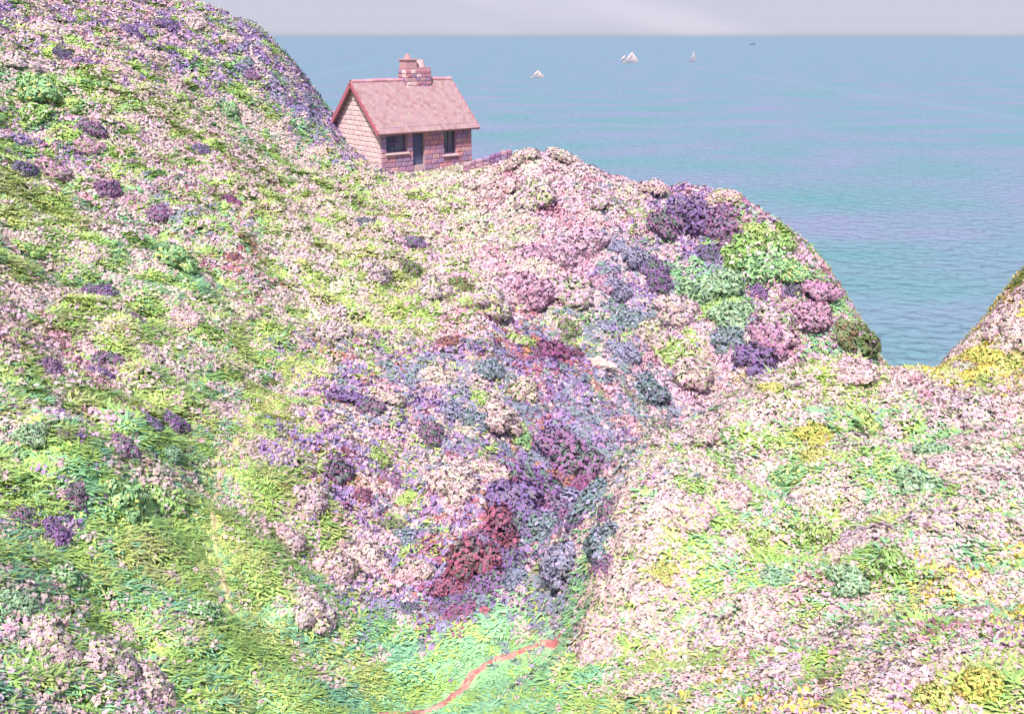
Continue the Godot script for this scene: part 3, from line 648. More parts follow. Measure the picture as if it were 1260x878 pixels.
func ribbon(called: String, pts: Array, half: float, c0: Color, c1: Color, label: String) -> void:
	var cur := Curve2D.new()
	for k in pts.size():
		var a: Vector2 = pts[maxi(k - 1, 0)]
		var b: Vector2 = pts[mini(k + 1, pts.size() - 1)]
		cur.add_point(pts[k], (a - b) / 6.0, (b - a) / 6.0)
	var line := []
	var total := cur.get_baked_length()
	var steps := int(total / 0.12)
	for k in steps + 1:
		line.append(cur.sample_baked(total * k / steps))
	ribbons.append([line, half, called == "worn_track"])
	var s := Soup.new()
	var wob := FastNoiseLite.new()
	wob.seed = 55
	wob.frequency = 0.9
	var prev := []
	for k in line.size():
		var p: Vector2 = line[k]
		var d: Vector2 = (line[mini(k + 1, line.size() - 1)] - line[maxi(k - 1, 0)]).normalized()
		var side := Vector2(-d.y, d.x)
		var row := []
		for e in 5:
			var f := (e - 2) / 2.0
			var wd := half * (1.0 + 0.8 * wob.get_noise_2d(k * 0.55, 20.0 * signf(f)))
			var q := p + side * f * wd
			var lift := 0.035 - 0.05 * absf(f)
			row.append(Vector3(q.x, ht(q.x, q.y) + lift, q.y))
		if k > 0:
			for e in 4:
				var col := c0.lerp(c1, clampf(0.5 + wob.get_noise_2d(k * 1.5, e * 3.0) * 1.8, 0.0, 1.0))
				s.quad(prev[e], row[e], row[e + 1], prev[e + 1], col)
		prev = row
	var m := leaf_mat(Color(1, 1, 1), 0.0)
	m.backlight_enabled = false
	var o := part(called, s.mesh(), m, self)
	tag(o, label, "path", "", "structure")

func clear_of_ways(x: float, z: float, extra: float) -> bool:
	for r in ribbons:
		var line: Array = r[0]
		var lim: float = r[1] + (rng.randf_range(-0.03, 0.1) if not r[2] else rng.randf_range(-0.12, 0.1))
		for k in range(0, line.size(), 2):
			if absf(line[k].x - x) < lim and absf(line[k].y - z) < lim and Vector2(x, z).distance_to(line[k]) < lim:
				return false
	return true

func way_dist(x: float, z: float) -> float:
	var best := 9.0
	for r in ribbons:
		var line: Array = r[0]
		for k in range(0, line.size(), 4):
			# what grows on the seaward side hides nothing of the way; plants before it are trodden short
			best = minf(best, Vector2(x, z).distance_to(line[k]) - r[1])
	return best

func in_house(x: float, z: float, pad: float) -> bool:
	var l := Basis(Vector3.UP, HOUSE_TURN).inverse() * (Vector3(x, 0, z) - Vector3(HOUSE_AT.x, 0, HOUSE_AT.z))
	return l.x > -pad and l.x < 6.4 + pad and l.z < pad and l.z > -5.0 - pad

# ==================================================================== cottage
func stone_mesh(sd: int) -> ArrayMesh:
	# a unit block, proud at +z, with a worn chamfer
	rng.seed = sd
	var s := Soup.new()
	var q := []
	for k in [[-1, -1], [1, -1], [1, 1], [-1, 1]]:
		q.append([Vector3(k[0] * 0.5, k[1] * 0.5, -0.5), Vector3(k[0] * 0.5, k[1] * 0.5, 0.15 + rf(-0.1, 0.1)), Vector3(k[0] * rf(0.36, 0.43), k[1] * rf(0.32, 0.4), 0.5 + rf(-0.12, 0.12))])
	var w := Color(1, 1, 1)
	for k in 4:
		var a: Array = q[k]
		var b: Array = q[(k + 1) % 4]
		s.quad(a[0], a[1], b[1], b[0], w)
		s.quad(a[1], a[2], b[2], b[1], w)
	s.quad(q[0][2], q[3][2], q[2][2], q[1][2], w)
	return s.mesh()

func lay_stones(wall: Node, at: Vector3, bas: Basis, width: float, rows: int, row_h: float, gable: float, holes: Array, meshes: Array, mats: Array) -> void:
	for r in rows:
		var y := r * row_h
		var x0 := 0.0
		var x1 := width
		if gable > 0.0 and y + row_h * 0.6 > gable:
			var k := (y + row_h * 0.75 - gable) / 2.35
			x0 = width * 0.5 * k
			x1 = width - x0
		if x1 - x0 < 0.3:
			break
		var x := x0
		while x < x1 - 0.04:
			var l := minf(rf(0.36, 0.62), x1 - x)
			if x1 - x - l < 0.2:
				l = x1 - x
			var ok := true
			for h in holes:
				if x + l > h[0] and x < h[2] and y + row_h > h[1] and y < h[3]:
					# cut the block at the opening
					if x < h[0] - 0.12:
						l = h[0] - x
					else:
						ok = false
						l = maxf(h[2] - x, 0.05)
					break
			if ok:
				var o := part("stone", meshes[rng.randi() % meshes.size()], mats[rng.randi() % mats.size()], wall)
				o.transform = Transform3D(bas * Basis.from_scale(Vector3(l - 0.02, row_h - 0.02, 0.08 + rf(-0.015, 0.015))), at + bas * Vector3(x + l * 0.5, y + row_h * 0.5, 0.03))
			x += l

func make_cottage() -> void:
	var t := base("cottage", HOUSE_AT, HOUSE_TURN)
	tag(t, "small stone cottage with steep pink tiled roof and stout chimney above the sea", "cottage")
	var L := 6.4
	var D := 5.0
	var H := 2.25
	var R := 2.35      # ridge above the eaves
	var mortar := grain_mat(Color(0.40, 0.28, 0.31), Color(0.50, 0.37, 0.39), 0.05, 1.2, 3)
	var holes := [[0.35, 0.85, 1.75, 1.85], [2.15, -0.5, 2.95, 1.85], [4.35, 0.5, 5.25, 1.9]]
	# front wall as piers and bands round its openings
	var s := Soup.new()
	var w := Color(1, 1, 1)
	var cuts := [0.0, 0.35, 1.75, 2.15, 2.95, 4.35, 5.25, L]
	for k in cuts.size() - 1:
		var a: float = cuts[k]
		var b: float = cuts[k + 1]
		var low := -1.2
		var top := H
		var hole = null
		for h in holes:
			if absf(h[0] - a) < 0.01:
				hole = h
		if hole == null:
			s.box(Vector3((a + b) / 2, (low + top) / 2, -0.2), Vector3(b - a, top - low, 0.4), w)
		else:
			if hole[1] > low + 0.8:
				s.box(Vector3((a + b) / 2, (low + hole[1]) / 2, -0.2), Vector3(b - a, hole[1] - low, 0.4), w)
			else:
				s.box(Vector3((a + b) / 2, (low + 0.02) / 2, -0.2), Vector3(b - a, 0.02 - low, 0.4), w)
			s.box(Vector3((a + b) / 2, (hole[3] + top) / 2, -0.2), Vector3(b - a, top - hole[3], 0.4), w)
	var front := part("front_wall", s.mesh(), mortar, t)
	# gables and back
	var walls := [front]
	for e in 2:
		s = Soup.new()
		var x0 := 0.0 if e == 0 else L - 0.4
		var x1 := x0 + 0.4
		s.box(Vector3(x0 + 0.2, (H - 1.6) / 2, -D / 2), Vector3(0.4, H + 1.6, D - 0.82), w)
		var z0 := 0.0
		var z1 := -D
		for x in [x0, x1]:
			s.flat(Vector3(x, H, z0), Vector3(x, H + R, -D / 2), Vector3(x, H, z1), w)
		s.quad(Vector3(x0, H, z0), Vector3(x0, H + R, -D / 2), Vector3(x1, H + R, -D / 2), Vector3(x1, H, z0), w)
		s.quad(Vector3(x0, H, z1), Vector3(x0, H + R, -D / 2), Vector3(x1, H + R, -D / 2), Vector3(x1, H, z1), w)
		walls.append(part("gable_wall", s.mesh(), mortar, t))
	s = Soup.new()
	s.box(Vector3(L / 2, (H - 1.6) / 2, -D + 0.2), Vector3(L, H + 1.6, 0.4), w)
	part("back_wall", s.mesh(), mortar, t)
	var meshes := []
	for k in 6:
		meshes.append(stone_mesh(100 + k))
	rng.seed = 4
	var rose := []  # darker stones on the front wall, its shade put into the colour
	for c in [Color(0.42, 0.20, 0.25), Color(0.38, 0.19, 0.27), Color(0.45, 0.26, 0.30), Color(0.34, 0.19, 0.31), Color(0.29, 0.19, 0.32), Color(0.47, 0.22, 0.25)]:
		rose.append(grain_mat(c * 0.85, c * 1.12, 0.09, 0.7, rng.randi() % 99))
	var pale := []  # paler stones on the sunward gable, the light put into the colour
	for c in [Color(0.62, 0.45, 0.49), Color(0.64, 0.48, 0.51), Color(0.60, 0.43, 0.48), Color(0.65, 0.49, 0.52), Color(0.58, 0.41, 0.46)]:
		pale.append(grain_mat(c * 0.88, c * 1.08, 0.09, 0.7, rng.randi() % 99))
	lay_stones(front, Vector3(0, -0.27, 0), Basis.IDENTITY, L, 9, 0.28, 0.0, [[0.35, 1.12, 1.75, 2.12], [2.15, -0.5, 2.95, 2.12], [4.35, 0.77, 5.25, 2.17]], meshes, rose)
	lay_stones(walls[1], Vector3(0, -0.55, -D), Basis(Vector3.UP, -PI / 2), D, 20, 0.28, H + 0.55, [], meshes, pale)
	# window, door, second opening: dark boards, frames, panes
	var wood := grain_mat(Color(0.07, 0.08, 0.16), Color(0.13, 0.12, 0.22), 0.08, 0.5, 8, 0.7)
	var violet_wood := grain_mat(Color(0.14, 0.08, 0.19), Color(0.22, 0.13, 0.27), 0.08, 0.5, 18, 0.7)
	var glass := flat_mat(Color(0.05, 0.07, 0.12), 0.08, 0.6)
	for h in [holes[0], holes[2]]:
		var win := Soup.new()
		var cx: float = (h[0] + h[2]) / 2
		var cy: float = (h[1] + h[3]) / 2
		var ww: float = h[2] - h[0]
		var hh: float = h[3] - h[1]
		for e in [-1, 1]:
			win.box(Vector3(cx + e * (ww / 2 - 0.04), cy, -0.16), Vector3(0.08, hh - 0.004, 0.1), w)
			win.box(Vector3(cx, cy + e * (hh / 2 - 0.042), -0.16), Vector3(ww - 0.164, 0.08, 0.094), w)
		var wn := part("window", win.mesh(), violet_wood, t)
		var bars := Soup.new()
		bars.box(Vector3(cx, cy, -0.163), Vector3(0.05, hh - 0.17, 0.06), w)
		bars.box(Vector3(cx, cy, -0.163), Vector3(ww - 0.17, 0.045, 0.05), w)
		part("glazing_bar", bars.mesh(), violet_wood, wn)
		for e in [-1, 1]:
			var pn := Soup.new()
			pn.box(Vector3(cx + e * (ww / 4 - 0.03), cy, -0.19), Vector3(ww / 2 - 0.08, hh - 0.16, 0.012), w)
			part("pane", pn.mesh(), glass, wn)
		var sill := Soup.new()
		sill.box(Vector3(cx, h[1] - 0.05, 0.0), Vector3(ww + 0.2, 0.09, 0.34), w)
		part("sill", sill.mesh(), pale[1], wn)
	var dr := Soup.new()
	for k in 5:
		dr.box(Vector3(2.15 + 0.08 + 0.16 * k, 0.92, -0.18), Vector3(0.152, 1.80, 0.05 + 0.008 * (k % 2)), w)
	var door := part("door", dr.mesh(), wood, t)
	var hd := Soup.new()
	hd.tube(Vector3(2.85, 0.9, -0.15), Vector3(2.85, 0.9, -0.09), 0.03, 0.045, 8, w)
	part("handle", hd.mesh(), flat_mat(Color(0.3, 0.25, 0.15), 0.4, 0.6), door)
	var lt := Soup.new()
	lt.box(Vector3(2.55, 1.98, -0.02), Vector3(1.2, 0.2, 0.3), w)
	part("lintel", lt.mesh(), violet_wood, t)
	# eaves beam, in the shade of the roof
	var eb := Soup.new()
	eb.box(Vector3(L / 2, H - 0.05, 0.1), Vector3(L + 0.3, 0.16, 0.14), w)
	part("eaves_beam", eb.mesh(), violet_wood, t)
	# roof: slab with tiles laid in courses on both slopes
	var ov := 0.55
	var vx := 0.32
	var slope := Vector3(0, R, -D / 2).normalized()
	var out := Vector3(0, D / 2, R).normalized()
	var ridge := Vector3(0, H + R + 0.10, -D / 2)
	var len := Vector2(R, D / 2).length() + ov
	var roof_mat := grain_mat(Color(0.25, 0.14, 0.165), Color(0.31, 0.19, 0.215), 0.06, 1.0, 41)
	s = Soup.new()
	var tile_soup := [Soup.new(), Soup.new()]
	for e in 2:
		var sl := slope if e == 0 else Vector3(slope.x, slope.y, -slope.z)
		var no := out if e == 0 else Vector3(out.x, out.y, -out.z)
		var bas := Basis(Vector3.RIGHT, no, Vector3.RIGHT.cross(no))
		s.box(Vector3(L / 2, ridge.y, ridge.z) - sl * len * 0.5 - no * 0.06, Vector3(L + 2 * vx, 0.12, len - 0.002 * e), w, bas)
		var courses := 16
		var cl := len / courses
		for r in courses:
			var n := 30
			var tw := (L + 2 * vx) / n
			for k in n:
				var off := 0.5 if r % 2 else 0.0
				var x := -vx + (k + 0.5) * tw + (off - 0.25) * tw * 0.6
				var ctr := Vector3(x, ridge.y, ridge.z) - sl * (r + 0.5) * cl + no * (0.03 + rf(0, 0.012))
				var kk := rf(0.94, 1.07)
				var col := Color(0.288, 0.178, 0.208).lerp(Color(0.318, 0.212, 0.242), rf(0, 1)) * kk
				if rng.randf() < 0.1:
					col = Color(0.27, 0.155, 0.175)
				elif rng.randf() < 0.07:
					col = Color(0.31, 0.23, 0.23)
				col.a = 1.0
				tile_soup[e].box(ctr, Vector3(tw * 0.96, 0.035, cl * 1.12), col, bas * Basis(Vector3.RIGHT, (0.07 if e == 0 else -0.07)) * Basis(Vector3.UP, rf(-0.03, 0.03)))
	var roof := part("roof", s.mesh(), roof_mat, t)
	var tmat := leaf_mat(Color(1, 1, 1), 0.0)
	tmat.backlight_enabled = false
	tmat.roughness = 0.9
	for e in 2:
		var tl := part("roof_tiles", tile_soup[e].mesh(), tmat, roof)
		tl.set_meta("kind", "stuff")
	for k in 15:
		var rt := Soup.new()
		rt.tube(Vector3(-0.235, 0, 0), Vector3(0.235, 0, 0), 0.13, 0.15, 8, Color(1, 1, 1))
		var o := part("ridge_tile", rt.mesh(), rose[k % 3], roof)
		o.position = Vector3(-vx + 0.235 + k * (L + 2 * vx - 0.47) / 14.0, ridge.y + 0.02 + rf(-0.015, 0.015), ridge.z)
	var red := grain_mat(Color(0.34, 0.09, 0.14), Color(0.42, 0.15, 0.19), 0.08, 0.6, 23)
	for x in [-vx - 0.03, L + vx + 0.03]:
		for e in 2:
			var sl := slope if e == 0 else Vector3(slope.x, slope.y, -slope.z)
			var no := out if e == 0 else Vector3(out.x, out.y, -out.z)
			var bb := Soup.new()
			bb.box(Vector3(x, ridge.y, ridge.z) - sl * (len * 0.5) - no * 0.07, Vector3(0.05, 0.24, len - 0.01), w, Basis(Vector3.RIGHT, no, Vector3.RIGHT.cross(no)))
			part("bargeboard", bb.mesh(), red, roof)
	# chimney: broad stack of brick, one shoulder taller, a pot on the other
	var ch := Soup.new()
	var cxx := 4.1
	ch.box(Vector3(cxx, H + R + 0.1, -D / 2), Vector3(1.75, 1.5, 0.8), w)
	var stack := part("chimney", ch.mesh(), grain_mat(Color(0.36, 0.19, 0.23), Color(0.44, 0.27, 0.29), 0.07, 0.6, 51), roof)
	for r in 5:
		for k in 5:
			for side in [0, 1, 2]:
				if side > 0 and k > 1:
					continue
				var o := part("brick", meshes[rng.randi() % 6], (rose if rng.randf() < 0.75 else pale)[rng.randi() % 5], stack)
				var y := H + R - 0.28 + r * 0.22
				if side == 0:
					o.transform = Transform3D(Basis.from_scale(Vector3(0.33, 0.2, 0.09)), Vector3(cxx - 0.7 + k * 0.35 + (0.03 if r % 2 else -0.03), y, -D / 2 + 0.42))
				else:
					var e := -1.0 if side == 1 else 1.0
					o.transform = Transform3D(Basis(Vector3.UP, e * PI / 2) * Basis.from_scale(Vector3(0.38, 0.2, 0.09)), Vector3(cxx + e * 0.895, y, -D / 2 - 0.2 + 0.4 * k))
	var cap := Soup.new()
	cap.box(Vector3(cxx - 0.45, H + R + 1.06, -D / 2), Vector3(0.75, 0.42, 0.72), w)
	cap.box(Vector3(cxx - 0.45, H + R + 1.30, -D / 2), Vector3(0.86, 0.07, 0.82), w)
	part("chimney_cap", cap.mesh(), rose[2], stack)
	var pot := Soup.new()
	pot.tube(Vector3(cxx - 0.5, H + R + 1.33, -D / 2), Vector3(cxx - 0.5, H + R + 1.62, -D / 2), 0.22, 0.1, 10, w)
	part("chimney_pot", pot.mesh(), rose[5], stack)
	var pot2 := Soup.new()
	pot2.tube(Vector3(cxx + 0.35, H + R + 0.85, -D / 2), Vector3(cxx + 0.35, H + R + 1.28, -D / 2), 0.34, 0.29, 12, w)
	part("chimney_pot", pot2.mesh(), pale[4], stack)

func make_garden_wall() -> void:
	var at := Vector3(-2.7, 0, -55.0)
	var t := base("garden_wall", Vector3(at.x, ht(at.x, at.z), at.z), 0.05)
	tag(t, "low violet stone wall running from the cottage towards the pink ridge", "wall")
	rng.seed = 66
	var mats := []
	for c in [Color(0.22, 0.12, 0.26), Color(0.30, 0.16, 0.26), Color(0.26, 0.18, 0.34), Color(0.36, 0.22, 0.30)]:
		mats.append(grain_mat(c * 0.8, c * 1.2, 0.09, 0.6, rng.randi() % 99))
	var core := Soup.new()
	var s0 := stone_mesh(200)
	var x := 0.0
	for k in 8:
		var l := rf(0.24, 0.42)
		var wp := t.transform * Vector3(x + l * 0.5, 0, 0)
		var y := ht(wp.x, wp.z) - t.position.y
		core.box(Vector3(x + l * 0.5, y - 0.05, 0), Vector3(l - 0.004, 1.1, 0.24), Color(1, 1, 1))
		for r in 2:
			var o := part("stone", s0, mats[rng.randi() % 4], t)
			o.transform = Transform3D(Basis(Vector3.BACK, rf(-0.08, 0.08)) * Basis.from_scale(Vector3(l, rf(0.2, 0.28), 0.2)), Vector3(x + l * 0.5, y + 0.28 + 0.23 * r, 0.12 + rf(-0.02, 0.03)))
		x += l
	part("wall_core", core.mesh(), mats[0], t)

# ==================================================================== boats
func boat(called: String, at: Vector3, turn: float, L: float, mast_h: float, label: String, sail_c: Color, hull_c: Color, two: bool) -> void:
	var t := base(called, at, turn)
	tag(t, label, "boat", "", "")
	var s := Soup.new()
	var w := Color(1, 1, 1)
	var secs := []
	for k in 11:
		var u := k / 10.0
		var b := L * 0.13 * pow(sin(PI * clampf(0.10 + u * 0.9, 0, 1)), 0.7)
		var sheer := L * (0.075 + 0.05 * pow(absf(u - 0.4) / 0.6, 2.0))
		var x := (u - 0.5) * L
		secs.append([Vector3(x, -L * 0.03, 0), Vector3(x, L * 0.01, b * 0.8), Vector3(x, sheer, b), Vector3(x, sheer, -b), Vector3(x, L * 0.01, -b * 0.8)])
	for k in 10:
		for e in 5:
			s.quad(secs[k][e], secs[k + 1][e], secs[k + 1][(e + 1) % 5], secs[k][(e + 1) % 5], w)
	part("hull", s.mesh(), flat_mat(hull_c, 0.5), t)
	var sail := flat_mat(sail_c, 0.9)
	sail.cull_mode = BaseMaterial3D.CULL_DISABLED
	sail.backlight_enabled = true
	sail.backlight = Color(0.5, 0.5, 0.5)
	var masts := [[0.08, mast_h]] if not two else [[0.12, mast_h], [-0.34, mast_h * 0.7]]
	for mm in masts:
		var mx: float = mm[0] * L
		var mh: float = mm[1]
		var m := Soup.new()
		m.tube(Vector3(mx, L * 0.05, 0), Vector3(mx, mh, 0), L * 0.012, L * 0.006, 7, w)
		part("mast", m.mesh(), flat_mat(Color(0.45, 0.36, 0.3)), t)
		part("mainsail", sail_mesh(Vector3(mx - 0.01 * L, mh * 0.97, 0), Vector3(mx - 0.01 * L, L * 0.15, 0), Vector3(mx - 0.48 * L * mh / mast_h, L * 0.17, L * 0.10), L * 0.05), sail, t)
	part("jib", sail_mesh(Vector3(masts[0][0] * L, mast_h * 0.9, 0), Vector3(L * 0.5, L * 0.13, 0), Vector3(masts[0][0] * L + 0.02 * L, L * 0.16, L * 0.07), L * 0.04), sail, t)

func sail_mesh(a: Vector3, b: Vector3, c: Vector3, belly: float) -> ArrayMesh:
	var s := Soup.new()
	var n := 6
	var out := (b - a).cross(c - a).normalized()
	if out.z < 0:
		out = -out
	var at := func(i: int, j: int) -> Vector3:
		var u := float(i) / n
		var v := float(j) / maxi(i, 1)
		var p := a.lerp(b.lerp(c, v), u)
		return p + out * belly * sin(PI * u) * (sin(PI * v) + 0.2)
	for i in n:
		for j in i + 1:
			s.flat(at.call(i, j), at.call(i + 1, j), at.call(i + 1, j + 1), Color(1, 1, 1))
			if j < i:
				s.flat(at.call(i, j), at.call(i + 1, j + 1), at.call(i, j + 1), Color(1, 1, 1))
	return s.mesh()

func make_boats() -> void:
	boat("sailing_boat", Vector3(133.0, SEA, -1150.0), 0.15, 18.0, 12.5, "broad pink-white sailing boat with two masts, the largest on the sea", Color(0.56, 0.44, 0.46), Color(0.52, 0.42, 0.44), true)
	boat("sailing_boat", Vector3(212.0, SEA, -1200.0), 0.7, 11.0, 12.5, "small narrow single-masted sailing boat out beyond the two-masted one", Color(0.54, 0.44, 0.48), Color(0.48, 0.42, 0.46), false)
	boat("sailing_boat", Vector3(18.0, SEA, -725.0), 0.2, 9.5, 5.6, "low white sailing boat closest to the shore, one mast", Color(0.56, 0.46, 0.47), Color(0.52, 0.43, 0.44), false)
	boat("sailing_ship", Vector3(820.0, SEA, -3500.0), 0.1, 20.0, 13.0, "tiny dark blue ship on the horizon", Color(0.16, 0.20, 0.36), Color(0.10, 0.14, 0.28), true)

# ==================================================================== boulders
func make_boulders() -> void:
	var list := [["long pale chalk boulder lying on the bank beside the dark russet shrub", 3.3, -37.4, Vector3(0.85, 0.28, 0.34), -0.6],
		["pale pinkish chalk boulder among the magenta bushes at the ridge end", 11.0, -41.0, Vector3(0.62, 0.26, 0.36), -0.7]]
	var n := FastNoiseLite.new()
	n.seed = 90
	n.frequency = 0.9
	var m := grain_mat(Color(0.36, 0.28, 0.28), Color(0.50, 0.43, 0.40), 0.06, 0.8, 61)
	for b in list:
		var sp := SphereMesh.new()
		sp.radial_segments = 28
		sp.rings = 16
		var arr := sp.get_mesh_arrays()
		var v: PackedVector3Array = arr[Mesh.ARRAY_VERTEX]
		for k in v.size():
			var p := v[k] * 2.0
			p *= 1.0 + 0.6 * n.get_noise_3dv(p * 1.3 + Vector3(b[1], 0, 0))
			p = Vector3(snappedf(p.x, 0.3) * 0.5 + p.x * 0.5, snappedf(p.y, 0.35) * 0.6 + p.y * 0.4, snappedf(p.z, 0.3) * 0.5 + p.z * 0.5) * b[3]
			v[k] = p
		var st := SurfaceTool.new()
		st.begin(Mesh.PRIMITIVE_TRIANGLES)
		for k in arr[Mesh.ARRAY_INDEX]:
			st.set_smooth_group(-1)
			st.add_vertex(v[k])
		st.generate_normals()
		var o := part(numbered("boulder"), st.commit(), m, self)
		o.position = Vector3(b[1], ht(b[1], b[2]) + 0.12, b[2])
		o.rotation = Vector3(0.1, b[4], 0.15)
		tag(o, b[0], "boulder")

# ==================================================================== bushes
func bush_meshes(sd: int, leaves: int, flowers: int, petal := 1.0) -> Array:
	# a bush of about one metre radius made of several lobes: leaves and flower heads spread through the crown
	rng.seed = sd
	var lobes := []
	for k in 8:
		var a := TAU * k / 7.0 + rf(-0.4, 0.4)
		var r := rf(0.35, 0.62) if k < 7 else 0.0
		lobes.append([Vector3(cos(a) * r, rf(0.22, 0.48) if k < 7 else 0.55, sin(a) * r), rf(0.30, 0.44)])
	var fol := Soup.new()
	var flo := Soup.new()
	var stem := Soup.new()
	for l in lobes:
		stem.tube(Vector3(rf(-0.06, 0.06), -0.25, rf(-0.06, 0.06)), l[0], 0.035, 0.012, 5, Color(1, 1, 1))
	for k in leaves + flowers:
		var l: Array = lobes[rng.randi() % lobes.size()]
		var dir := Vector3(rng.randfn(), absf(rng.randfn()) * 0.9 - 0.25, rng.randfn()).normalized()
		var is_leaf := k < leaves
		var p: Vector3 = l[0] + dir * l[1] * (rf(0.55, 1.08) if is_leaf else rf(0.85, 1.16))
		if p.y < -0.05:
			continue
		var tw := Vector3(rng.randfn(), rng.randfn(), rng.randfn()) * (0.55 if is_leaf else 0.4)
		var no := (dir + tw).normalized()
		var u := no.cross(Vector3(rng.randfn(), rng.randfn(), rng.randfn())).normalized()
		var v := no.cross(u)
		var sn := (no + dir * 0.8).normalized()
		var kb := rf(0.85, 1.15)
		var col := Color(kb * rf(0.8, 1.25), kb * rf(0.8, 1.22), kb * rf(0.8, 1.22))
		if is_leaf:
			var a := rf(0.09, 0.16)
			var b := a * rf(0.32, 0.5)
			fol.tri(p - u * a, p + v * b, p + u * a, sn, col)
			fol.tri(p - u * a, p + u * a, p - v * b, sn, col)
		else:
			var a := rf(0.055, 0.10) * petal
			var b := a * rf(0.6, 1.0)
			flo.tri(p - u * a, p + v * b + u * a * 0.3, p + u * a * 0.9 + no * 0.02, sn, col)
			flo.tri(p - u * a, p + u * a * 0.9 + no * 0.02, p - v * b - u * a * 0.2, sn, col)
			flo.tri(p - v * b * 0.6 + no * 0.03, p + u * a * 0.5 + no * 0.05, p + v * b * 0.6 + no * 0.03, sn, tint(0.25))
	return [fol.mesh(), flo.mesh(), stem.mesh()]

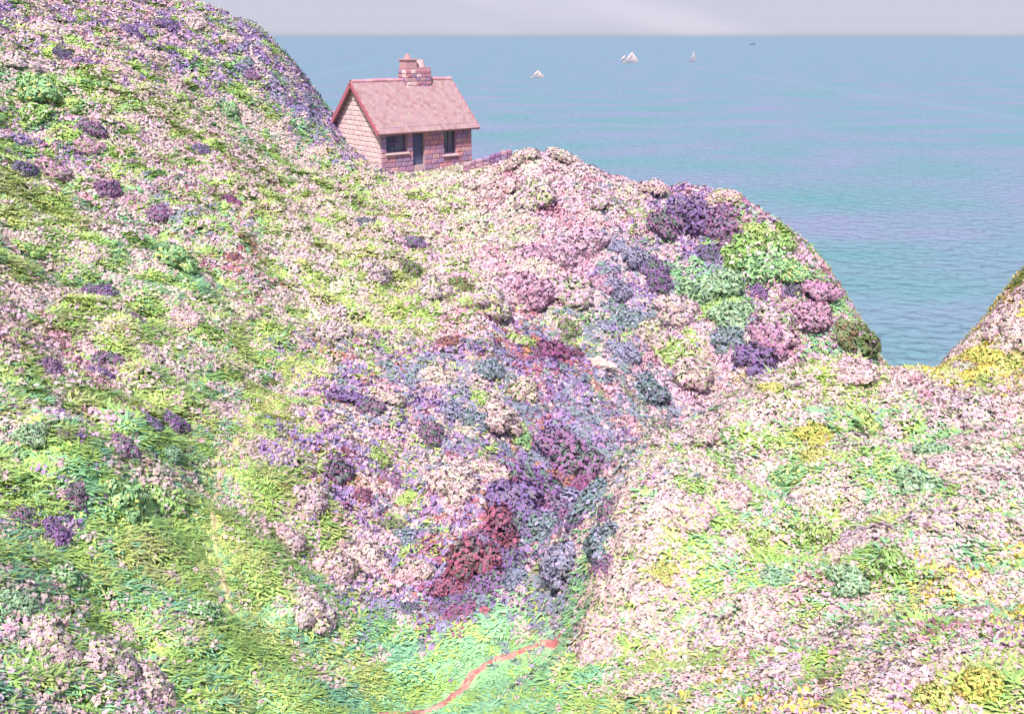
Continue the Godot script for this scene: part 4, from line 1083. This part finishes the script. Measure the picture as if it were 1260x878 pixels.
func make_bushes() -> void:
	var shapes := {"full": [], "leafy": [], "spare": []}
	for k in 4:
		shapes["full"].append(bush_meshes(300 + k, 950, 700, 1.2))
		shapes["leafy"].append(bush_meshes(320 + k, 1100, 130))
		shapes["spare"].append(bush_meshes(340 + k, 750, 520))
	var looks := {
		"pink": ["heather_bush", "full", [Color(0.44, 0.48, 0.28), Color(0.44, 0.44, 0.34), Color(0.50, 0.44, 0.40)], [Color(0.56, 0.39, 0.46), Color(0.57, 0.43, 0.48), Color(0.53, 0.40, 0.49)], "heather bush"],
		"rose": ["rose_heather_bush", "full", [Color(0.30, 0.34, 0.22), Color(0.38, 0.28, 0.36)], [Color(0.54, 0.31, 0.47), Color(0.58, 0.38, 0.52), Color(0.50, 0.27, 0.44)], "heather bush"],
		"violet": ["violet_bush", "spare", [Color(0.14, 0.18, 0.17), Color(0.20, 0.16, 0.26)], [Color(0.28, 0.14, 0.38), Color(0.36, 0.17, 0.34), Color(0.24, 0.15, 0.37), Color(0.32, 0.16, 0.33)], "bush"],
		"slate": ["blue_leaved_bush", "leafy", [Color(0.20, 0.22, 0.32), Color(0.25, 0.24, 0.36), Color(0.18, 0.23, 0.27)], [Color(0.46, 0.38, 0.62), Color(0.40, 0.36, 0.58)], "bush"],  # slate blue also paints the shadows of ridge and gully
		"russet": ["russet_shrub", "spare", [Color(0.17, 0.10, 0.16), Color(0.21, 0.12, 0.20), Color(0.16, 0.14, 0.16)], [Color(0.36, 0.12, 0.20), Color(0.42, 0.19, 0.15), Color(0.34, 0.11, 0.28)], "shrub"],
		"green": ["leafy_shrub", "leafy", [Color(0.27, 0.42, 0.16), Color(0.33, 0.45, 0.17), Color(0.25, 0.42, 0.22)], [Color(0.65, 0.65, 0.26), Color(0.70, 0.54, 0.60)], "shrub"],
		"teal": ["blue_green_shrub", "leafy", [Color(0.23, 0.37, 0.26), Color(0.26, 0.38, 0.26)], [Color(0.50, 0.65, 0.46)], "shrub"],
		"olive": ["olive_scrub", "leafy", [Color(0.16, 0.21, 0.10), Color(0.20, 0.24, 0.14)], [Color(0.44, 0.22, 0.18), Color(0.40, 0.22, 0.42)], "scrub"],
		"gorse": ["gorse_bush", "spare", [Color(0.38, 0.44, 0.13), Color(0.44, 0.48, 0.14)], [Color(0.62, 0.52, 0.18), Color(0.62, 0.54, 0.28)], "gorse"]}
	var words := {"pink": "pale pink heather", "rose": "magenta heather bush", "violet": "dark violet bush", "slate": "slate blue bush", "russet": "crimson russet shrub",
		"green": "bright green shrub", "teal": "blue-green shrub", "olive": "dark olive scrub", "gorse": "yellow gorse bush"}
	var place := {"hill": "on the hill", "meadow": "in the meadow", "bank": "on the bank", "gully": "in the gully as painted shade",
		"ridge": "on the ridge", "mound": "on the mound", "hummock": "on the hummock"}
	var mats := {}
	var bark := flat_mat(Color(0.12, 0.09, 0.07))
	# one source of each look and shape, the rest are copies of it
	var sources := {}
	var k := 0
	for b in BUSHES:
		var look: Array = looks[b[1]]
		var at := Vector3(b[2], 0, b[3])
		if in_house(at.x, at.z, b[4] * 0.6) or not clear_of_ways(at.x, at.z, b[4] * 0.5):
			continue
		rng.seed = 1000 + k
		k += 1
		var fi: int = rng.randi() % look[2].size()
		var bi: int = rng.randi() % look[3].size()
		var si: int = rng.randi() % 4
		var key := "%s %d %d %d" % [b[1], fi, bi, si]
		var o: Node3D
		if sources.has(key):
			o = sources[key].duplicate()
			o.name = numbered(look[0])
			add_child(o)
		else:
			o = base(look[0], Vector3.ZERO)
			for c in [["f", look[2][fi], 0.35], ["b", look[3][bi], 0.5]]:
				var mk := "%s %s" % [c[0], str(c[1])]
				if not mats.has(mk):
					mats[mk] = leaf_mat(c[1], c[2])
			var ms: Array = shapes[look[1]][si]
			part("foliage", ms[0], mats["f %s" % str(look[2][fi])], o)
			part("blossom", ms[1], mats["b %s" % str(look[3][bi])], o)
			part("stem", ms[2], bark, o)
			sources[key] = o
		var r: float = minf(b[4] * 1.12, 1.15)
		var up := up_at(at.x, at.z)
		at.y = ht(at.x, at.z) - 0.08 * r
		var side := up.cross(Vector3.FORWARD).normalized()
		var bas := Basis(side, up, side.cross(up)) * Basis(Vector3.UP, rf(0, TAU))
		o.transform = Transform3D(bas.scaled_local(Vector3(r * rf(0.9, 1.15), r * (rf(0.65, 1.0) if b[1] != "pink" or b[0] == "ridge" or b[0] == "bank" else rf(0.5, 0.75)), r * rf(0.9, 1.25))), at)
		var near := ""
		var near2 := ""
		var nd := 4.5
		for q in BUSHES:
			var dd := Vector2(q[2] - b[2], q[3] - b[3]).length()
			if q[1] != b[1] and dd < nd:
				nd = dd
				near = q[1]
		nd = 4.5
		for q in BUSHES:
			var dd := Vector2(q[2] - b[2], q[3] - b[3]).length()
			if q[1] != b[1] and q[1] != near and dd < nd:
				nd = dd
				near2 = q[1]
		near = "" if near == "" else (" beside " + words[near] if near2 == "" else " between " + words[near] + " and " + words[near2])
		var size := "small " if b[4] < 0.5 else ("large " if b[4] > 0.72 else "")
		var label: String = size + words[b[1]] + near + " " + place[b[0]]
		tag(o, label, look[4], words[b[1]] + " plants " + place[b[0]])

# ==================================================================== ground cover
func grass_tuft(sd: int, blades: int, hmin: float, hmax: float, wide: float) -> ArrayMesh:
	rng.seed = sd
	var s := Soup.new()
	for k in blades:
		var a := rf(0, TAU)
		var d := Vector3(cos(a), 0, sin(a))
		var sd_ := Vector3(-d.z, 0, d.x)
		var p0 := d * rf(0.0, 0.08)
		var h := rf(hmin, hmax)
		var lean := rf(0.12, 0.30)
		var p1 := p0 + d * lean * 0.4 + Vector3.UP * h * 0.6
		var p2 := p0 + d * lean * 1.3 + Vector3.UP * h
		var wd := wide * rf(0.7, 1.2)
		var col := tint(0.10)
		var no := (d * 0.6 + Vector3.UP).normalized()
		s.tri(p0 - sd_ * wd * 0.6, p1 - sd_ * wd, p1 + sd_ * wd, no, col)
		s.tri(p0 - sd_ * wd * 0.6, p1 + sd_ * wd, p0 + sd_ * wd * 0.6, no, col)
		s.tri(p1 - sd_ * wd, p2, p1 + sd_ * wd, no, col)
	return s.mesh()

func flower_tuft(sd: int, heads: int, rad: float, hmax: float, size: float) -> ArrayMesh:
	rng.seed = sd
	var s := Soup.new()
	for k in heads:
		var a := rf(0, TAU)
		var r := sqrt(rng.randf()) * rad
		var p := Vector3(cos(a) * r, rf(0.45, 1.0) * hmax * (1.0 - 0.5 * r / rad), sin(a) * r)
		var no := (Vector3(cos(a) * r / rad, 0.9, sin(a) * r / rad) + Vector3(rng.randfn(), rng.randfn(), rng.randfn()) * 0.35).normalized()
		var u := no.cross(Vector3(rng.randfn(), rng.randfn(), rng.randfn())).normalized()
		var v := no.cross(u)
		var e := size * rf(0.6, 1.3)
		var f := e * rf(0.45, 0.9)
		var col := tint(0.09)
		var sn := (no + Vector3.UP * 0.6).normalized()
		s.tri(p - u * e, p + v * f + no * 0.01, p + u * e * 0.8, sn, col)
		s.tri(p - u * e, p + u * e * 0.8, p - v * f * 0.8 + no * 0.015, sn, col)
	return s.mesh()

func mix_at(x: float, z: float) -> PackedFloat32Array:
	var key := Vector2i(int(floor(x)), int(floor(z)))
	if mix_cache.has(key):
		return mix_cache[key]
	var out := PackedFloat32Array()
	out.resize(11)
	var total := 0.0
	for p in PLANTS:
		var dx: float = p[0] - key.x - 0.5
		var dz: float = (p[1] - key.y - 0.5) * 0.8
		var w := 1.0 / pow(dx * dx + dz * dz + 0.4, 2.2)
		total += w
		for s in 11:
			out[s] += w * p[2 + s]
	for s in 11:
		out[s] /= total
	mix_cache[key] = out
	return out

func seen(x: float, y: float, z: float) -> bool:
	var d := Vector3(x, y, z)
	var n := int(d.length() / 1.2)
	for k in range(3, n - 1):
		var t := float(k) / n
		if d.y * t < ht(d.x * t, d.z * t) - 0.2:
			return false
	return true

func make_cover() -> void:
	# kind: name, meshes, colours, label, category, size
	var grass := [grass_tuft(1, 9, 0.07, 0.185, 0.042), grass_tuft(2, 9, 0.06, 0.17, 0.044)]
	var leaf := [flower_tuft(5, 13, 0.24, 0.20, 0.090)]
	var bloom := [flower_tuft(8, 14, 0.23, 0.225, 0.074), flower_tuft(9, 12, 0.21, 0.215, 0.080)]
	var kinds := [
		["lime_grass", grass[0], [Color(0.46, 0.63, 0.19), Color(0.38, 0.6, 0.2), Color(0.53, 0.67, 0.24)], "lime green meadow grass covering the slopes", "grass"],
		["mint_grass", grass[1], [Color(0.3, 0.57, 0.31), Color(0.36, 0.62, 0.38), Color(0.28, 0.55, 0.36)], "mint green grass of the valley floor and hollows", "grass"],
		["yellow_grass", grass[0], [Color(0.54, 0.59, 0.23), Color(0.57, 0.6, 0.28), Color(0.49, 0.57, 0.2)], "yellowish grass growing in patches", "grass"],
		["pale_pink_blossom", bloom[0], [Color(0.51, 0.37, 0.41), Color(0.53, 0.43, 0.44), Color(0.48, 0.37, 0.43), Color(0.52, 0.4, 0.4)], "pale pink heath blossom spread over mound and slopes", "blossom"],
		["mauve_blossom", bloom[1], [Color(0.505, 0.330, 0.481), Color(0.572, 0.415, 0.530), Color(0.505, 0.283, 0.388)], "mauve heath blossom spread among the grass", "blossom"],
		["violet_blossom", bloom[1], [Color(0.288, 0.180, 0.414), Color(0.351, 0.228, 0.459), Color(0.243, 0.190, 0.396)], "violet blossom on the steep hill, massed as painted shade in the gully", "blossom"],
		["shade_blue_leaves", leaf[0], [Color(0.2, 0.21, 0.32), Color(0.19, 0.24, 0.28), Color(0.26, 0.25, 0.38)], "bluish ground leaves painting the shade along the gully", "leaves"],
		["shade_russet_leaves", leaf[0], [Color(0.34, 0.12, 0.17), Color(0.36, 0.19, 0.14), Color(0.3, 0.12, 0.22)], "russet and crimson leaves, part of the painted shade in the gully", "leaves"],
		["dry_grass", grass[1], [Color(0.440, 0.390, 0.220), Color(0.490, 0.400, 0.270)], "dry straw coloured grass", "grass"],
		["cream_blossom", bloom[0], [Color(0.561, 0.526, 0.432), Color(0.561, 0.540, 0.478)], "cream white blossom dotted over the slopes", "blossom"],
		["yellow_blossom", bloom[1], [Color(0.640, 0.528, 0.153), Color(0.640, 0.464, 0.189)], "yellow blossom specks on the hummock and mound", "blossom"]]
	var bufs := []
	for k in kinds:
		bufs.append(PackedFloat32Array())
	var patch := []
	for k in 11:
		var n := FastNoiseLite.new()
		n.seed = 500 + k
		n.frequency = 0.55
		n.fractal_octaves = 2
		patch.append(n)
	rng.seed = 77
	var total := 0
	for j in range(0, 84):
		for i in range(-48, 40):
			var cx := i + 0.5
			var cz := -(j + 0.5)
			var d := -cz
			if d < 7.0 or absf(cx) > 0.70 * d + 3.0:
				continue
			var y0 := ht(cx, cz)
			if y0 < SEA + 1.0:
				continue
			var vis := false
			for q in [Vector2(0, 0), Vector2(1, 1), Vector2(-1, -1), Vector2(-1, 1), Vector2(1, -1)]:
				if seen(cx + q.x, ht(cx + q.x, cz + q.y) + 1.0, cz + q.y):
					vis = true
					break
			var inside := absf(cx) < 0.60 * d + 2.0 and y0 < 0.04 * d + 2.0
			var up := up_at(cx, cz)
			var dens := lerpf(lerpf(135.0, 85.0, smoothstep(12.0, 24.0, d)), 50.0, smoothstep(24.0, 50.0, d)) / maxf(up.y, 0.5)
			if not vis:
				dens *= 0.08 if d > 46.0 else (0.7 if cx > 12.0 else 0.3)
			elif not inside:
				dens *= 0.35
			var mixv := mix_at(cx, cz)
			var cnt := int(dens)
			for k in cnt:
				var x := cx + rf(-0.5, 0.5)
				var z := cz + rf(-0.5, 0.5)
				if in_house(x, z, 0.12) or not clear_of_ways(x, z, 0.06):
					continue
				var mv := mixv
				if rng.randf() < 0.6:
					mv = mix_at(x + rf(-0.9, 0.9), z + rf(-0.9, 0.9))
				# clumps: each kind has its own patchiness
				var best := 0
				var sum := 0.0
				var ws := PackedFloat32Array()
				ws.resize(11)
				for s in 11:
					if mv[s] > 0.015:
						var pw: float = mv[s] * (0.86 if s == 3 else (1.06 if s < 3 else 1.0)) * exp(3.2 * patch[s].get_noise_2d(x, z))
						ws[s] = pw
						sum += pw
				var t := rng.randf() * sum
				for s in 11:
					t -= ws[s]
					if t <= 0.0 and ws[s] > 0.0:
						best = s
						break
				var cols: Array = kinds[best][2]
				var ci := int(clampf((patch[(best + 3) % 11].get_noise_2d(x * 0.7, z * 0.7) * 0.9 + 0.5 + rf(-0.3, 0.3)) * cols.size(), 0.0, cols.size() - 0.01))
				var col: Color = cols[ci]
				var kk := rf(0.90, 1.10)
				var sc := rf(0.75, 1.25) * (0.72 + 0.28 * smoothstep(12.0, 26.0, d) + 0.25 * smoothstep(24.0, 55.0, d))
				var wd := way_dist(x, z) if absf(x + 2.0) < 8.0 and z > -36.0 else 9.0
				sc *= lerpf(0.55, 1.0, smoothstep(0.1, 1.1, wd))
				var u2 := (up + Vector3(rf(-0.25, 0.25), 0.6, rf(-0.25, 0.25))).normalized()
				var yaw := rf(0, TAU)
				var fx := Vector3(cos(yaw), 0, sin(yaw))
				var sx := u2.cross(fx).normalized()
				var sz := sx.cross(u2)
				var y := ht(x, z) - 0.02
				bufs[best].append_array([sx.x * sc, u2.x * sc, sz.x * sc, x, sx.y * sc, u2.y * sc, sz.y * sc, y, sx.z * sc, u2.z * sc, sz.z * sc, z, col.r * kk, col.g * kk, col.b * kk, 1.0])
				total += 1
	for k in kinds.size():
		var kd: Array = kinds[k]
		if bufs[k].size() == 0:
			continue
		var mm := MultiMesh.new()
		mm.transform_format = MultiMesh.TRANSFORM_3D
		mm.use_colors = true
		mm.mesh = kd[1]
		mm.instance_count = bufs[k].size() / 16
		mm.buffer = bufs[k]
		var o := MultiMeshInstance3D.new()
		o.name = kd[0]
		o.multimesh = mm
		o.material_override = leaf_mat(Color(1, 1, 1), 0.5)
		add_child(o)
		tag(o, kd[3], kd[4], "", "stuff")
	print("cover ", total)
